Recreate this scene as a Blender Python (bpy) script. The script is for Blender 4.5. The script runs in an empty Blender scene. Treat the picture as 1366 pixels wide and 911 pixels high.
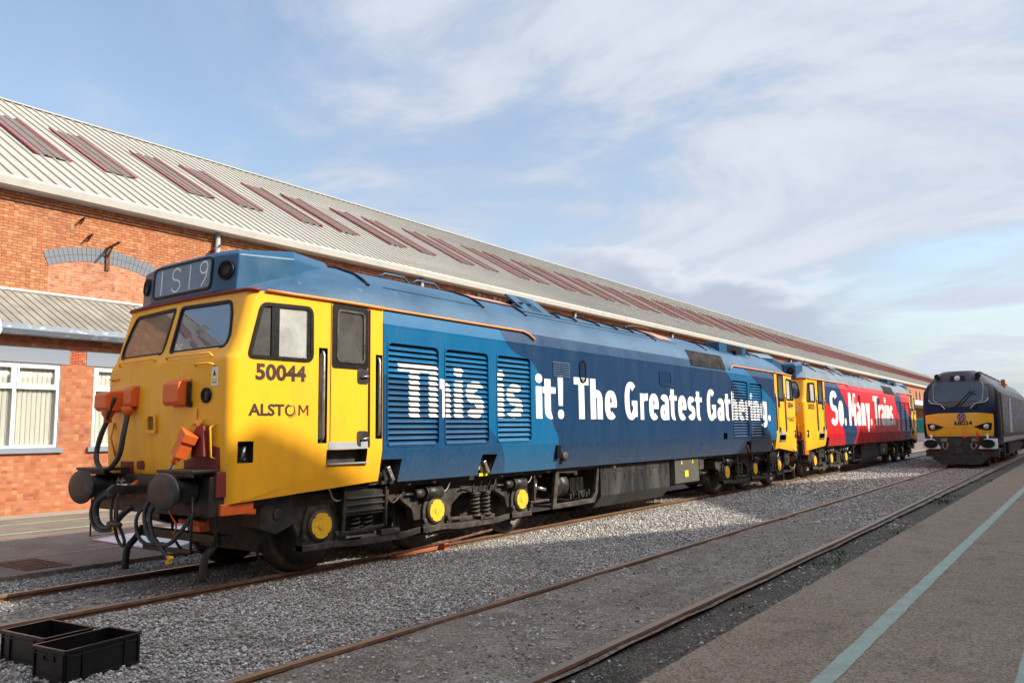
import bpy, bmesh, math, random
import numpy as np
from mathutils import Vector, Matrix

scene = bpy.context.scene
COL = scene.collection
R_ = math.radians

# ---------------------------------------------------------------- camera
cam_d = bpy.data.cameras.new("camera")
cam_d.sensor_width = 36.0
cam_d.lens = 27.64
cam_d.clip_start = 0.05
cam_d.clip_end = 3000
cam = bpy.data.objects.new("camera", cam_d)
COL.objects.link(cam)
YAW, PITCH, ROLL = 0.6307, 0.1158, -0.0148
_F = Vector((-math.sin(YAW)*math.cos(PITCH), math.cos(YAW)*math.cos(PITCH), math.sin(PITCH)))
_R = Vector((math.cos(YAW), math.sin(YAW), 0)); _U = _R.cross(_F)
_R2 = _R*math.cos(ROLL)+_U*math.sin(ROLL); _U2 = -_R*math.sin(ROLL)+_U*math.cos(ROLL)
_m = Matrix((_R2, _U2, -_F)).transposed().to_4x4()
_m.translation = Vector((8.6148, -4.4692, 1.6066))
cam.matrix_world = _m
scene.camera = cam

# ---------------------------------------------------------------- sky and sun
SUN_EL, SUN_AZ = 35.0, 25.0            # azimuth from +X towards +Y
world = bpy.data.worlds.new("World")
scene.world = world
world.use_nodes = True
wn = world.node_tree.nodes; wl = world.node_tree.links
for n in list(wn): wn.remove(n)
def WN(t, **k):
    n = wn.new(t)
    for a, b in k.items(): setattr(n, a, b)
    return n
def wmath(op, a, b=None, clamp=False):
    n = WN('ShaderNodeMath', operation=op); n.use_clamp = clamp
    for i, v in enumerate((a, b)):
        if v is None: continue
        if isinstance(v, (int, float)): n.inputs[i].default_value = v
        else: wl.new(v, n.inputs[i])
    return n.outputs[0]
sky = WN('ShaderNodeTexSky', sky_type='NISHITA')
sky.sun_disc = False
sky.sun_elevation = R_(SUN_EL)
sky.sun_rotation = R_(90-SUN_AZ)
sky.air_density = 1.25; sky.dust_density = 1.5; sky.ozone_density = 1.2; sky.altitude = 50
bg_sky = WN('ShaderNodeBackground'); bg_sky.inputs[1].default_value = SKY_STR = 0.128
wl.new(sky.outputs[0], bg_sky.inputs[0])
tc = WN('ShaderNodeTexCoord')
sep = WN('ShaderNodeSeparateXYZ'); wl.new(tc.outputs['Generated'], sep.inputs[0])
zc = wmath('ADD', wmath('MAXIMUM', sep.outputs[2], 0.0), 0.13)
px = wmath('DIVIDE', sep.outputs[0], zc); py = wmath('DIVIDE', sep.outputs[1], zc)
comb = WN('ShaderNodeCombineXYZ'); wl.new(px, comb.inputs[0]); wl.new(py, comb.inputs[1])
def cloud_noise(scale, detail, rough, dist, rot, sc, loc):
    m = WN('ShaderNodeMapping'); m.inputs['Rotation'].default_value = (0, 0, R_(rot)); m.inputs['Scale'].default_value = sc
    m.inputs['Location'].default_value = loc
    wl.new(comb.outputs[0], m.inputs[0])
    n = WN('ShaderNodeTexNoise'); n.inputs['Scale'].default_value = scale; n.inputs['Detail'].default_value = detail
    n.inputs['Roughness'].default_value = rough; n.inputs['Distortion'].default_value = dist
    wl.new(m.outputs[0], n.inputs['Vector'])
    return n.outputs[0]
def wramp(s, a, b):
    n = WN('ShaderNodeMapRange'); n.interpolation_type = 'SMOOTHSTEP'
    n.inputs[1].default_value = a; n.inputs[2].default_value = b
    wl.new(s, n.inputs[0]); return n.outputs[0]
n_big = cloud_noise(0.50, 6, 0.58, 0.6, 40, (0.9, 1.3, 1), (2.3, 0.6, 0))
n_fine = cloud_noise(1.0, 8, 0.60, 0.5, 58, (0.88, 1.2, 1), (0.4, 5.2, 0))
blob_c = (-0.42, 0.80, 0.42)     # the broad bright veil up over the middle of the shed
dt = WN('ShaderNodeVectorMath', operation='DISTANCE'); wl.new(tc.outputs['Generated'], dt.inputs[0]); dt.inputs[1].default_value = blob_c
blob = wmath('SUBTRACT', 1.0, wramp(dt.outputs['Value'], 0.10, 0.62))
dt2 = WN('ShaderNodeVectorMath', operation='DISTANCE'); wl.new(tc.outputs['Generated'], dt2.inputs[0]); dt2.inputs[1].default_value = (-0.02, 0.97, 0.33)
blob = wmath('MAXIMUM', blob, wmath('SUBTRACT', 1.0, wramp(dt2.outputs['Value'], 0.05, 0.22)))
n_big = wmath('ADD', n_big, wmath('SUBTRACT', wmath('MULTIPLY', blob, 0.17), 0.045))
cirrus = wmath('MULTIPLY', wramp(n_fine, 0.37, 0.62), 0.95)
veil = wmath('MULTIPLY', wramp(n_big, 0.36, 0.64), 0.85)
cl = wmath('ADD', wmath('MULTIPLY', cirrus, wramp(n_big, 0.20, 0.50)), wmath('MULTIPLY', veil, 0.55))
cl = wmath('MULTIPLY', cl, 0.88, True)
# unseen cloud towards the sun, added dense, bright and warm to lift the fill light
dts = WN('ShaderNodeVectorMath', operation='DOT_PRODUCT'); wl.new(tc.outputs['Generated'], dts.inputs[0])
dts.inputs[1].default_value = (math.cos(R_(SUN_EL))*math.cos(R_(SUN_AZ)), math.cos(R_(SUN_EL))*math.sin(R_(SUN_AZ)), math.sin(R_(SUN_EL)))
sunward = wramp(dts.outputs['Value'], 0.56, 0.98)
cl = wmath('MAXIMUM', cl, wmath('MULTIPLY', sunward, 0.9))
# haze towards the horizon
hz = wmath('MULTIPLY', wmath('SUBTRACT', 1.0, wramp(sep.outputs[2], -0.02, 0.24)), 0.88)
cl = wmath('MAXIMUM', wmath('MAXIMUM', cl, hz), 0.20)
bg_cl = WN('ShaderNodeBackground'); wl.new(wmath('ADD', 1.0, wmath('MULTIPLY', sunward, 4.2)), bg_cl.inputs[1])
crmp = WN('ShaderNodeMix', data_type='RGBA')
crmp.inputs[6].default_value = (0.275, 0.325, 0.415, 1); crmp.inputs[7].default_value = (0.435, 0.465, 0.525, 1)
wl.new(wramp(n_fine, 0.35, 0.65), crmp.inputs[0])
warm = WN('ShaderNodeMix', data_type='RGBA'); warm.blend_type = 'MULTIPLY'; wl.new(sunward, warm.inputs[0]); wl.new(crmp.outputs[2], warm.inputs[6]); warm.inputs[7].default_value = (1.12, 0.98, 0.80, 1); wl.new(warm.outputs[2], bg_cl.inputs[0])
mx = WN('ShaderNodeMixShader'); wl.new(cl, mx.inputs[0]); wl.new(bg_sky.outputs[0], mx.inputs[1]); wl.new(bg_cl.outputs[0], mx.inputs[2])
# the puffy cloud bank low over the shed ridge: a band of direction space with a noisy top
az = wmath('ARCTAN2', sep.outputs[0], sep.outputs[1])            # 0 = +Y, negative towards -X
band_l = wramp(az, -0.66, -0.44); band_r = wmath('SUBTRACT', 1.0, wramp(az, -0.29, -0.15))
nb = WN('ShaderNodeTexNoise'); nb.inputs['Scale'].default_value = 6; nb.inputs['Detail'].default_value = 7; nb.inputs['Roughness'].default_value = .58
mb_ = WN('ShaderNodeMapping'); mb_.inputs['Scale'].default_value = (1, 1, 2.2); wl.new(tc.outputs['Generated'], mb_.inputs[0]); wl.new(mb_.outputs[0], nb.inputs['Vector'])
topn = wmath('ADD', wmath('MULTIPLY', wmath('SUBTRACT', nb.outputs[0], 0.5), 0.22), wmath('MULTIPLY', az, -0.20))
edge = wmath('SUBTRACT', wmath('ADD', topn, 0.135), sep.outputs[2])
puff = wmath('MULTIPLY', wmath('MULTIPLY', band_l, band_r), wramp(edge, -0.006, 0.016))
puff = wmath('MULTIPLY', puff, 0.85)
bg_pf = WN('ShaderNodeBackground')
pf = WN('ShaderNodeMix', data_type='RGBA'); pf.inputs[6].default_value = (0.47, 0.49, 0.54, 1); pf.inputs[7].default_value = (0.285, 0.325, 0.40, 1)
wl.new(wramp(edge, 0.008, 0.055), pf.inputs[0]); wl.new(pf.outputs[2], bg_pf.inputs[0])
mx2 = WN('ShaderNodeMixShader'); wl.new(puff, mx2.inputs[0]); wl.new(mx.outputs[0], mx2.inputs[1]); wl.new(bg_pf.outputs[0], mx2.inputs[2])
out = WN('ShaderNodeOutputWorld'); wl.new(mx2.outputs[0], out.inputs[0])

sun_d = bpy.data.lights.new("sun", 'SUN'); sun_d.energy = 3.8; sun_d.angle = R_(0.55); sun_d.color = (1.0, 0.92, 0.78)
sun = bpy.data.objects.new("sun", sun_d); COL.objects.link(sun)
_sd = Vector((math.cos(R_(SUN_EL))*math.cos(R_(SUN_AZ)), math.cos(R_(SUN_EL))*math.sin(R_(SUN_AZ)), math.sin(R_(SUN_EL))))
sun.rotation_euler = _sd.to_track_quat('Z', 'Y').to_euler()
sun.location = (30, 10, 30)
vs = scene.view_settings
vs.view_transform = 'Standard'; vs.look = 'None'; vs.gamma = 1.0; vs.exposure = 0.78; vs.use_curve_mapping = False
scene.render.resolution_x, scene.render.resolution_y = 1024, 682

# ---------------------------------------------------------------- materials
def newmat(name):
    m = bpy.data.materials.new(name); m.use_nodes = True
    nt = m.node_tree
    b = nt.nodes['Principled BSDF']
    return m, nt, b
def N(nt, t, ins=None, **k):
    n = nt.nodes.new(t)
    for a, b in k.items(): setattr(n, a, b)
    for i, v in (ins or {}).items():
        if isinstance(v, bpy.types.NodeSocket): nt.links.new(v, n.inputs[i])
        else: n.inputs[i].default_value = v
    return n
def M_(nt, op, a, b=0.0, clamp=False):
    n = N(nt, 'ShaderNodeMath', {0: a, 1: b}, operation=op); n.use_clamp = clamp
    return n.outputs[0]
def MIX(nt, f, a, b, mode='MIX'):
    n = nt.nodes.new('ShaderNodeMix'); n.data_type = 'RGBA'; n.blend_type = mode
    for i, v in ((0, f), (6, a), (7, b)):
        if isinstance(v, bpy.types.NodeSocket): nt.links.new(v, n.inputs[i])
        elif i == 0: n.inputs[0].default_value = v
        else: n.inputs[i].default_value = (*v[:3], 1)
    return n.outputs[2]
def RNG(nt, s, a, b, c=0., d=1.):
    n = N(nt, 'ShaderNodeMapRange', {0: s, 1: a, 2: b, 3: c, 4: d}); return n.outputs[0]
def NOISE(nt, vec, scale, detail=4, rough=.55, dist=0.):
    n = N(nt, 'ShaderNodeTexNoise', {'Vector': vec, 'Scale': scale, 'Detail': detail, 'Roughness': rough, 'Distortion': dist}); return n.outputs[0]
def OBJ(nt, sc=None):
    t = nt.nodes.new('ShaderNodeTexCoord').outputs['Object']
    if sc: t = N(nt, 'ShaderNodeMapping', {0: t, 'Scale': sc}).outputs[0]
    return t
def BUMP(nt, b, h, s, d=0.02):
    n = N(nt, 'ShaderNodeBump', {'Strength': s, 'Distance': d, 'Height': h}); nt.links.new(n.outputs[0], b.inputs['Normal'])
def setb(nt, b, key, v):
    if isinstance(v, bpy.types.NodeSocket): nt.links.new(v, b.inputs[key])
    elif isinstance(v, (tuple, list)): b.inputs[key].default_value = (*v[:3], 1)
    else: b.inputs[key].default_value = v
def mat(name, col, rough=.6, metal=0., var=.18, scale=3., col2=None, bump=0., bscale=30., spec=.5, coat=0., stretch=None, dmin=.42, dmax=.68, bd=.01):
    m, nt, b = newmat(name)
    v = OBJ(nt, stretch)
    n = NOISE(nt, v, scale, 6, .6)
    if col2 is None:
        c = MIX(nt, n, [x*(1-var) for x in col], [min(1, x*(1+var)) for x in col])
    else:
        c = MIX(nt, RNG(nt, n, dmin, dmax), col, col2)
    setb(nt, b, 'Base Color', c)
    setb(nt, b, 'Roughness', RNG(nt, n, .3, .7, max(0, rough-.08), min(1, rough+.08)))
    b.inputs['Metallic'].default_value = metal
    b.inputs['Specular IOR Level'].default_value = spec
    b.inputs['Coat Weight'].default_value = coat; b.inputs['Coat Roughness'].default_value = .08
    if bump: BUMP(nt, b, NOISE(nt, OBJ(nt), bscale, 4), bump, bd)
    return m
MT = {}
def yellow_paint(name):
    m, nt, b = newmat(name)
    n = NOISE(nt, OBJ(nt, (1, 1, .3)), 3.5, 8, .65)
    c = MIX(nt, RNG(nt, n, .50, .78, 0, .55), (.92, .445, .020), (.62, .24, .02))
    n2 = NOISE(nt, OBJ(nt), 1.1, 4, .6)
    c = MIX(nt, RNG(nt, n2, .40, .65, 0, .22), c, (.90, .50, .05))
    n3 = NOISE(nt, OBJ(nt), 26, 4, .6)
    c = MIX(nt, RNG(nt, n3, .70, .76, 0, .5), c, (.30, .13, .03))
    setb(nt, b, 'Base Color', c); setb(nt, b, 'Roughness', RNG(nt, n, .3, .7, .24, .42)); b.inputs['Specular IOR Level'].default_value = .45
    BUMP(nt, b, NOISE(nt, OBJ(nt), 2.6, 2), .28, .02)
    return m
MT['yellow'] = yellow_paint('warning_yellow_paint')
MT['yellow_dull'] = mat('yellow_cap_paint', (.80, .46, .02), .55, col2=(.55, .30, .03), scale=9, dmin=.5, dmax=.8, bump=.3, bscale=60)
MT['orange'] = mat('orange_paint', (.75, .13, .02), .45, var=.15, scale=9, bump=.15, bscale=20)
MT['maroon'] = mat('maroon_primer', (.19, .022, .018), .55, var=.2)
MT['cantrail'] = mat('cantrail_orange', (.75, .24, .05), .5, var=.1)
MT['black'] = mat('underframe_black', (.014, .0135, .013), .48, col2=(.050, .042, .034), scale=5, bump=.35, bscale=45, spec=.5)
MT['grime'] = mat('brake_dust_steel', (.024, .021, .019), .58, col2=(.082, .064, .047), scale=7, bump=.4, bscale=50)
MT['blackplastic'] = mat('black_plastic', (.006, .006, .007), .32, var=.3, bump=.05, bscale=200)
MT['rubber'] = mat('black_rubber', (.006, .006, .006), .45, var=.25, scale=20, spec=.25)
MT['hose'] = mat('hose_rubber', (.022, .023, .025), .42, var=.4, scale=12)
MT['tyre'] = mat('wheel_steel', (.05, .042, .036), .55, metal=.3, col2=(.11, .075, .05), scale=10)
MT['steel'] = mat('bright_steel', (.45, .44, .42), .35, metal=.9, var=.2, scale=20)
MT['galv'] = mat('galvanised_grey', (.38, .40, .42), .5, metal=.3, var=.15)
MT['pink'] = mat('salmon_primer', (.60, .22, .17), .7, var=.1)
MT['tank'] = mat('tank_black', (.018, .019, .021), .42, col2=(.075, .071, .066), scale=2.2, stretch=(1, 1.6, .35), dmin=.45, dmax=.7, bump=.3, bscale=30)
MT['white'] = mat('white_paint', (.80, .80, .76), .45, var=.04)
MT['letter'] = mat('white_lettering', (.82, .82, .80), .42, var=.03)
MT['brown_text'] = mat('dark_brown_lettering', (.035, .012, .006), .5, var=.1)
MT['yellow_tag'] = mat('yellow_tag', (.8, .62, .02), .5, var=.1)
MT['tan'] = mat('cab_lining_tan', (.46, .33, .20), .7, var=.15)
MT['seat'] = mat('seat_moquette', (.20, .14, .10), .9, var=.2)
MT['rust'] = mat('rusty_iron', (.085, .032, .018), .85, col2=(.22, .085, .04), scale=14, bump=.4, bscale=60)
MT['lintel'] = mat('painted_lintel', (.19, .22, .27), .65, var=.10, bump=.1, bscale=50)
MT['upvc'] = mat('white_window_frame', (.78, .79, .80), .35, var=.03)
MT['fascia'] = mat('white_fascia', (.52, .51, .47), .6, col2=(.40, .385, .34), scale=2, dmin=.5, dmax=.8)
MT['gutter_grey'] = mat('grey_gutter', (.20, .24, .30), .5, col2=(.72, .72, .70), scale=5, dmin=.55, dmax=.75, stretch=(1, 1, 3))
MT['redtrim'] = mat('red_flashing', (.34, .055, .05), .55, var=.15)
MT['bluebrick'] = None

def glass(name, tint=(.55, .6, .6), refl=.12, dirt=0., dirtcol=(.35, .36, .35), dscale=2.5, rough=.02):
    m, nt, b = newmat(name)
    nt.nodes.remove(b)
    o = nt.nodes['Material Output']
    tr = N(nt, 'ShaderNodeBsdfTransparent', {0: (*tint, 1)})
    gl = N(nt, 'ShaderNodeBsdfGlossy', {0: (1, 1, 1, 1), 'Roughness': rough})
    bf = N(nt, 'ShaderNodeNewGeometry').outputs['Backfacing']
    fr = N(nt, 'ShaderNodeFresnel', {0: M_(nt, 'SUBTRACT', 1.5, M_(nt, 'MULTIPLY', bf, 1.5-1/1.5))})
    f = M_(nt, 'ADD', fr.outputs[0], refl, True)
    mx = N(nt, 'ShaderNodeMixShader', {0: f, 1: tr.outputs[0], 2: gl.outputs[0]})
    res = mx.outputs[0]
    if dirt:  # diffuse film: pane dirt and the painted tan reflection
        df = N(nt, 'ShaderNodeBsdfDiffuse', {0: (*dirtcol, 1)})
        v = OBJ(nt)
        d = RNG(nt, NOISE(nt, v, dscale, 6, .65, .6), .30, .62, dirt*.55, dirt)
        res = N(nt, 'ShaderNodeMixShader', {0: d, 1: res, 2: df.outputs[0]}).outputs[0]
    nt.links.new(res, o.inputs[0])
    return m
MT['glass'] = glass('windscreen_glass', (.50, .60, .68), .20, .30, (.20, .25, .33))
MT['glass_hazy'] = glass('milky_dirty_glass', (.35, .36, .36), .05, .92, (.46, .47, .45), 2.4)
MT['glass_dark'] = glass('dusty_dark_glass', (.20, .20, .20), .08, .50, (.17, .17, .16), 2.5)
MT['pane'] = glass('window_pane', (.965, .965, .955), .03, .0)
MT['glass_tan'] = glass('painted_tan_reflection_glass', (.45, .45, .42), .14, .62, (.40, .34, .24), 1.6)  # tan reflection painted on as a diffuse film over the glass
MT['indicator'] = glass('route_indicator_glass', (.6, .7, .75), .12, .55, (.16, .24, .31), 1.5)

# livery: blue or red paint whose patches are laid out along the body side
def step_curve(nt, z, y, pts, op='LESS_THAN'):
    """1 where y < f(z); pts = [(z, y)...]"""
    zz = RNG(nt, z, .8, 3.6)
    fc = nt.nodes.new('ShaderNodeFloatCurve'); nt.links.new(zz, fc.inputs[1])
    c = fc.mapping.curves[0]
    pp = sorted(((a-.8)/2.8, b/22.) for a, b in pts)
    pp = [(0., pp[0][1])]+[q for q in pp if 0 < q[0] < 1]+[(1., pp[-1][1])]
    c.points[0].location = pp[0]; c.points[1].location = pp[-1]
    for q in pp[1:-1]: c.points.new(*q)
    for q in c.points: q.handle_type = 'AUTO_CLAMPED'
    fc.mapping.update()
    f = M_(nt, 'MULTIPLY', fc.outputs[0], 22.)
    return M_(nt, op, y, f)
def livery(name, base, patches):
    m, nt, b = newmat(name)
    o = OBJ(nt); s = N(nt, 'ShaderNodeSeparateXYZ', {0: o})
    y, z = s.outputs[1], s.outputs[2]
    c = N(nt, 'ShaderNodeRGB'); c.outputs[0].default_value = (*base, 1); c = c.outputs[0]
    for lo, hi, col in patches:
        f = None
        if lo is not None: f = step_curve(nt, z, y, lo, 'GREATER_THAN')
        if hi is not None:
            g = step_curve(nt, z, y, hi, 'LESS_THAN')
            f = g if f is None else M_(nt, 'MULTIPLY', f, g)
        c = MIX(nt, f, c, col)
    # grubby streaks and chalky patches in the old paint
    n = NOISE(nt, OBJ(nt, (1, 1.3, .35)), 2.2, 7, .62)
    c = MIX(nt, RNG(nt, n, .35, .75, 0, .28), c, MIX(nt, .25, c, (.10, .16, .24)))
    n2 = NOISE(nt, OBJ(nt), 16, 3)
    c = MIX(nt, RNG(nt, n2, .76, .82, 0, .30), c, (.25, .31, .38))
    for yy in (2.668, 6.86, 9.02, 12.32, 14.72, 18.21):      # panel joints
        f = M_(nt, 'LESS_THAN', M_(nt, 'ABSOLUTE', M_(nt, 'SUBTRACT', y, yy)), .005)
        c = MIX(nt, M_(nt, 'MULTIPLY', f, .6), c, (.004, .006, .01))
    low = RNG(nt, M_(nt, 'ADD', z, M_(nt, 'MULTIPLY', n2, .9)), 1.95, 1.45, 0, .30)
    low.node.clamp = True
    c = MIX(nt, low, c, (.11, .10, .085))
    setb(nt, b, 'Base Color', c)
    setb(nt, b, 'Roughness', RNG(nt, n, .3, .7, .16, .32))
    b.inputs['Specular IOR Level'].default_value = .55
    BUMP(nt, b, NOISE(nt, OBJ(nt, (1, .8, .8)), 2.2, 2), .35, .02)
    return m
LB = (.003, .108, .25); NV = (.007, .038, .098); MID = (.006, .060, .150)
BLUE = livery('blue_livery', NV, [
    (None, [(3.6, 5.1), (3.08, 5.25), (2.87, 5.54), (2.76, 5.97), (2.22, 6.32), (1.68, 6.64), (1.5, 6.75), (1.0, 6.75)], LB),
    (None, [(3.4, 0.), (2.48, 0.), (2.37, 2.71), (2.22, 3.96), (1.69, 4.84), (1.35, 5.21), (.95, 5.31)], MID),
    ([(3.4, 14.2), (2.84, 14.9), (2.3, 16.2), (1.8, 17.2), (1.2, 17.8)], [(3.4, 15.7), (2.84, 16.8), (2.4, 18.0), (1., 19)], LB)])
REDP = (.62, .012, .022)
RED = livery('red_livery', REDP, [
    (None, [(3.4, 4.3), (3.1, 4.6), (2.5, 5.5), (2.0, 6.3), (1.5, 7.0), (1.0, 6.7)], (.012, .04, .12)),
    (None, [(3.4, 0), (2.6, 0), (2.5, 2.6), (2.3, 3.4), (2.0, 4.3), (1.4, 5.1), (1.0, 5.3)], REDP),
    ([(3.1, 14.6), (1.2, 16.5)], [(3.1, 16.0), (1.2, 20.)], (.012, .04, .12))])
def roofmat(name, col):
    m, nt, b = newmat(name)
    n = NOISE(nt, OBJ(nt, (1, .6, 1)), 1.6, 7, .65)
    c = MIX(nt, RNG(nt, n, .3, .7), [x*.8 for x in col], [min(1, x*1.25+.015) for x in col])
    n2 = NOISE(nt, OBJ(nt), 9, 5, .7)
    c = MIX(nt, RNG(nt, n2, .60, .72, 0, .5), c, (.16, .20, .24))
    setb(nt, b, 'Base Color', c); setb(nt, b, 'Roughness', RNG(nt, n, .3, .7, .38, .58))
    BUMP(nt, b, NOISE(nt, OBJ(nt), 4, 3), .15, .02)
    return m
MT['roof_blue'] = roofmat('weathered_roof_blue', (.017, .072, .145))
MT['roof_grey'] = roofmat('weathered_roof_grey_blue', (.10, .135, .17))
MT['box_blue'] = mat('headcode_box_blue', (.008, .070, .15), .36, var=.12, scale=3)
MT['navy68'] = mat('deep_navy_paint', (.007, .012, .034), .33, var=.2, spec=.22)
MT['bronze68'] = mat('dark_bronze_paint', (.075, .06, .05), .35, var=.2)
MT['silver68'] = mat('silver_vinyl', (.42, .50, .55), .3, metal=.3, var=.1)

# ---------------------------------------------------------------- mesh helpers
def interp(x, pts):
    pts = sorted(pts)
    if x <= pts[0][0]: return pts[0][1]
    for (a, fa), (b, fb) in zip(pts, pts[1:]):
        if x <= b: return fa+(fb-fa)*(x-a)/(b-a)
    return pts[-1][1]
def rpoly(pts, r, n=4):
    """round the corners of a 2-D polygon; r one number or a list"""
    out = []; k = len(pts)
    for i in range(k):
        p0, p1, p2 = Vector(pts[i-1]), Vector(pts[i]), Vector(pts[(i+1) % k])
        rr = r[i] if isinstance(r, (list, tuple)) else r
        a = (p0-p1); b = (p2-p1); la, lb = a.length, b.length
        d = min(rr, la*.49, lb*.49)
        if d < 1e-5: out.append(tuple(p1)); continue
        A = p1+a.normalized()*d; B = p1+b.normalized()*d
        for j in range(n+1):
            t = j/n
            q = A*(1-t)**2+p1*2*t*(1-t)+B*t*t
            out.append(tuple(q))
    return out
def rect2(a0, a1, b0, b1): return [(a0, b0), (a1, b0), (a1, b1), (a0, b1)]
def inset(pts, d):
    k = len(pts); out = []
    area = sum(pts[i-1][0]*pts[i][1]-pts[i][0]*pts[i-1][1] for i in range(k))
    sgn = 1 if area > 0 else -1
    for i in range(k):
        p0, p1, p2 = Vector(pts[i-1]), Vector(pts[i]), Vector(pts[(i+1) % k])
        e1 = (p1-p0); e2 = (p2-p1)
        if e1.length < 1e-7: e1 = e2
        if e2.length < 1e-7: e2 = e1
        n1 = Vector((-e1.y, e1.x)).normalized(); n2 = Vector((-e2.y, e2.x)).normalized()
        nn = (n1+n2)
        if nn.length < 1e-6: nn = n1
        nn.normalize(); c = max(.5, nn.dot(n1))
        q = p1+nn*(sgn*d/c); out.append((q.x, q.y))
    return out
class MB:
    def __init__(s): s.v = []; s.f = []; s.m = []; s.sm = []
    def add(s, vs, fs, mi=0, sm=False):
        o = len(s.v); s.v += [tuple(p) for p in vs]
        for f in fs: s.f.append([o+i for i in f]); s.m.append(mi); s.sm.append(sm)
    def box(s, x0, x1, y0, y1, z0, z1, mi=0):
        vs = [(x, y, z) for x in (x0, x1) for y in (y0, y1) for z in (z0, z1)]
        s.add(vs, [(0, 1, 3, 2), (4, 6, 7, 5), (0, 4, 5, 1), (2, 3, 7, 6), (0, 2, 6, 4), (1, 5, 7, 3)], mi)
        return s
    def obox(s, c, ax, half, mi=0):
        """oriented box: centre, three axes, half sizes"""
        c = Vector(c); A = [Vector(a)*h for a, h in zip(ax, half)]
        vs = [c+A[0]*i+A[1]*j+A[2]*k for i in (-1, 1) for j in (-1, 1) for k in (-1, 1)]
        s.add(vs, [(0, 1, 3, 2), (4, 6, 7, 5), (0, 4, 5, 1), (2, 3, 7, 6), (0, 2, 6, 4), (1, 5, 7, 3)], mi)
    def bar(s, p0, p1, w, h, mi=0, up=(0, 0, 1)):
        p0, p1 = Vector(p0), Vector(p1); d = (p1-p0); L = d.length; d.normalize()
        a = d.cross(Vector(up))
        if a.length < 1e-4: a = d.cross(Vector((1, 0, 0)))
        a.normalize(); b = a.cross(d).normalized()
        s.obox((p0+p1)/2, (d, a, b), (L/2, w/2, h/2), mi); return s
    def prism(s, pts, axis, a0, a1, mi=0, sm=False, fn=None):
        k = len(pts)
        def P(a, q):
            if axis == 'x': r = (a, q[0], q[1])
            elif axis == 'y': r = (q[0], a, q[1])
            else: r = (q[0], q[1], a)
            return fn(*r) if fn else r
        vs = [P(a0, q) for q in pts]+[P(a1, q) for q in pts]
        s.add(vs, [list(range(k))[::-1], list(range(k, 2*k))], mi)
        o = len(s.v)-2*k
        for i in range(k):
            j = (i+1) % k
            s.f.append([o+i, o+j, o+k+j, o+k+i]); s.m.append(mi); s.sm.append(sm)
        return s
    def ring(s, outer, inner, axis, a0, a1, mi=0, fn=None):
        k = len(outer)
        def P(a, q):
            if axis == 'x': r = (a, q[0], q[1])
            elif axis == 'y': r = (q[0], a, q[1])
            else: r = (q[0], q[1], a)
            return fn(*r) if fn else r
        vs = [P(a0, q) for q in outer]+[P(a1, q) for q in outer]+[P(a0, q) for q in inner]+[P(a1, q) for q in inner]
        fs = []
        for i in range(k):
            j = (i+1) % k
            fs += [(i, j, k+j, k+i), (k+i, k+j, 3*k+j, 3*k+i), (2*k+j, 2*k+i, 3*k+i, 3*k+j), (i, 2*k+i, 2*k+j, j)]
        s.add(vs, fs, mi); return s
    def lathe(s, prof, org, ax, n=16, mi=0, sm=True, caps=True):
        """prof [(r, h)] along axis ax from org"""
        ax = Vector(ax).normalized(); t = Vector((0, 0, 1)) if abs(ax.z) < .9 else Vector((1, 0, 0))
        u = ax.cross(t).normalized(); w = ax.cross(u); org = Vector(org)
        vs = []
        for r, h in prof:
            for i in range(n):
                a = 2*math.pi*i/n
                vs.append(org+ax*h+(u*math.cos(a)+w*math.sin(a))*r)
        o = len(s.v); s.v += [tuple(p) for p in vs]
        for k in range(len(prof)-1):
            for i in range(n):
                j = (i+1) % n
                s.f.append([o+k*n+i, o+k*n+j, o+(k+1)*n+j, o+(k+1)*n+i]); s.m.append(mi); s.sm.append(sm)
        if caps:
            s.f.append([o+i for i in range(n)]); s.m.append(mi); s.sm.append(False)
            s.f.append([o+(len(prof)-1)*n+i for i in range(n)][::-1]); s.m.append(mi); s.sm.append(False)
        return s
    def cyl(s, p0, p1, r0, r1=None, n=12, mi=0, sm=True):
        p0, p1 = Vector(p0), Vector(p1)
        return s.lathe([(r0, 0), (r0 if r1 is None else r1, (p1-p0).length)], p0, p1-p0, n, mi, sm)
    def tube(s, path, r, n=8, mi=0, smooth=0):
        P = [Vector(p) for p in path]
        if smooth:
            Q = []
            for i in range(len(P)-1):
                a = P[max(i-1, 0)]; b = P[i]; c = P[i+1]; d = P[min(i+2, len(P)-1)]
                for j in range(smooth):
                    t = j/smooth
                    Q.append(.5*((2*b)+(-a+c)*t+(2*a-5*b+4*c-d)*t*t+(-a+3*b-3*c+d)*t**3))
            Q.append(P[-1]); P = Q
        o = len(s.v); k = len(P); u = None
        for i in range(k):
            d = (P[min(i+1, k-1)]-P[max(i-1, 0)]).normalized()
            if u is None:
                t = Vector((0, 0, 1)) if abs(d.z) < .9 else Vector((1, 0, 0)); u = d.cross(t).normalized()
            else:
                u = (u-d*u.dot(d)).normalized()
            w = d.cross(u)
            rr = r[min(i, len(r)-1)] if isinstance(r, (list, tuple)) else r
            for j in range(n):
                a = 2*math.pi*j/n
                s.v.append(tuple(P[i]+(u*math.cos(a)+w*math.sin(a))*rr))
        for i in range(k-1):
            for j in range(n):
                jj = (j+1) % n
                s.f.append([o+i*n+j, o+i*n+jj, o+(i+1)*n+jj, o+(i+1)*n+j]); s.m.append(mi); s.sm.append(True)
        s.f.append([o+j for j in range(n)][::-1]); s.m.append(mi); s.sm.append(False)
        s.f.append([o+(k-1)*n+j for j in range(n)]); s.m.append(mi); s.sm.append(False)
        return s
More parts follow.
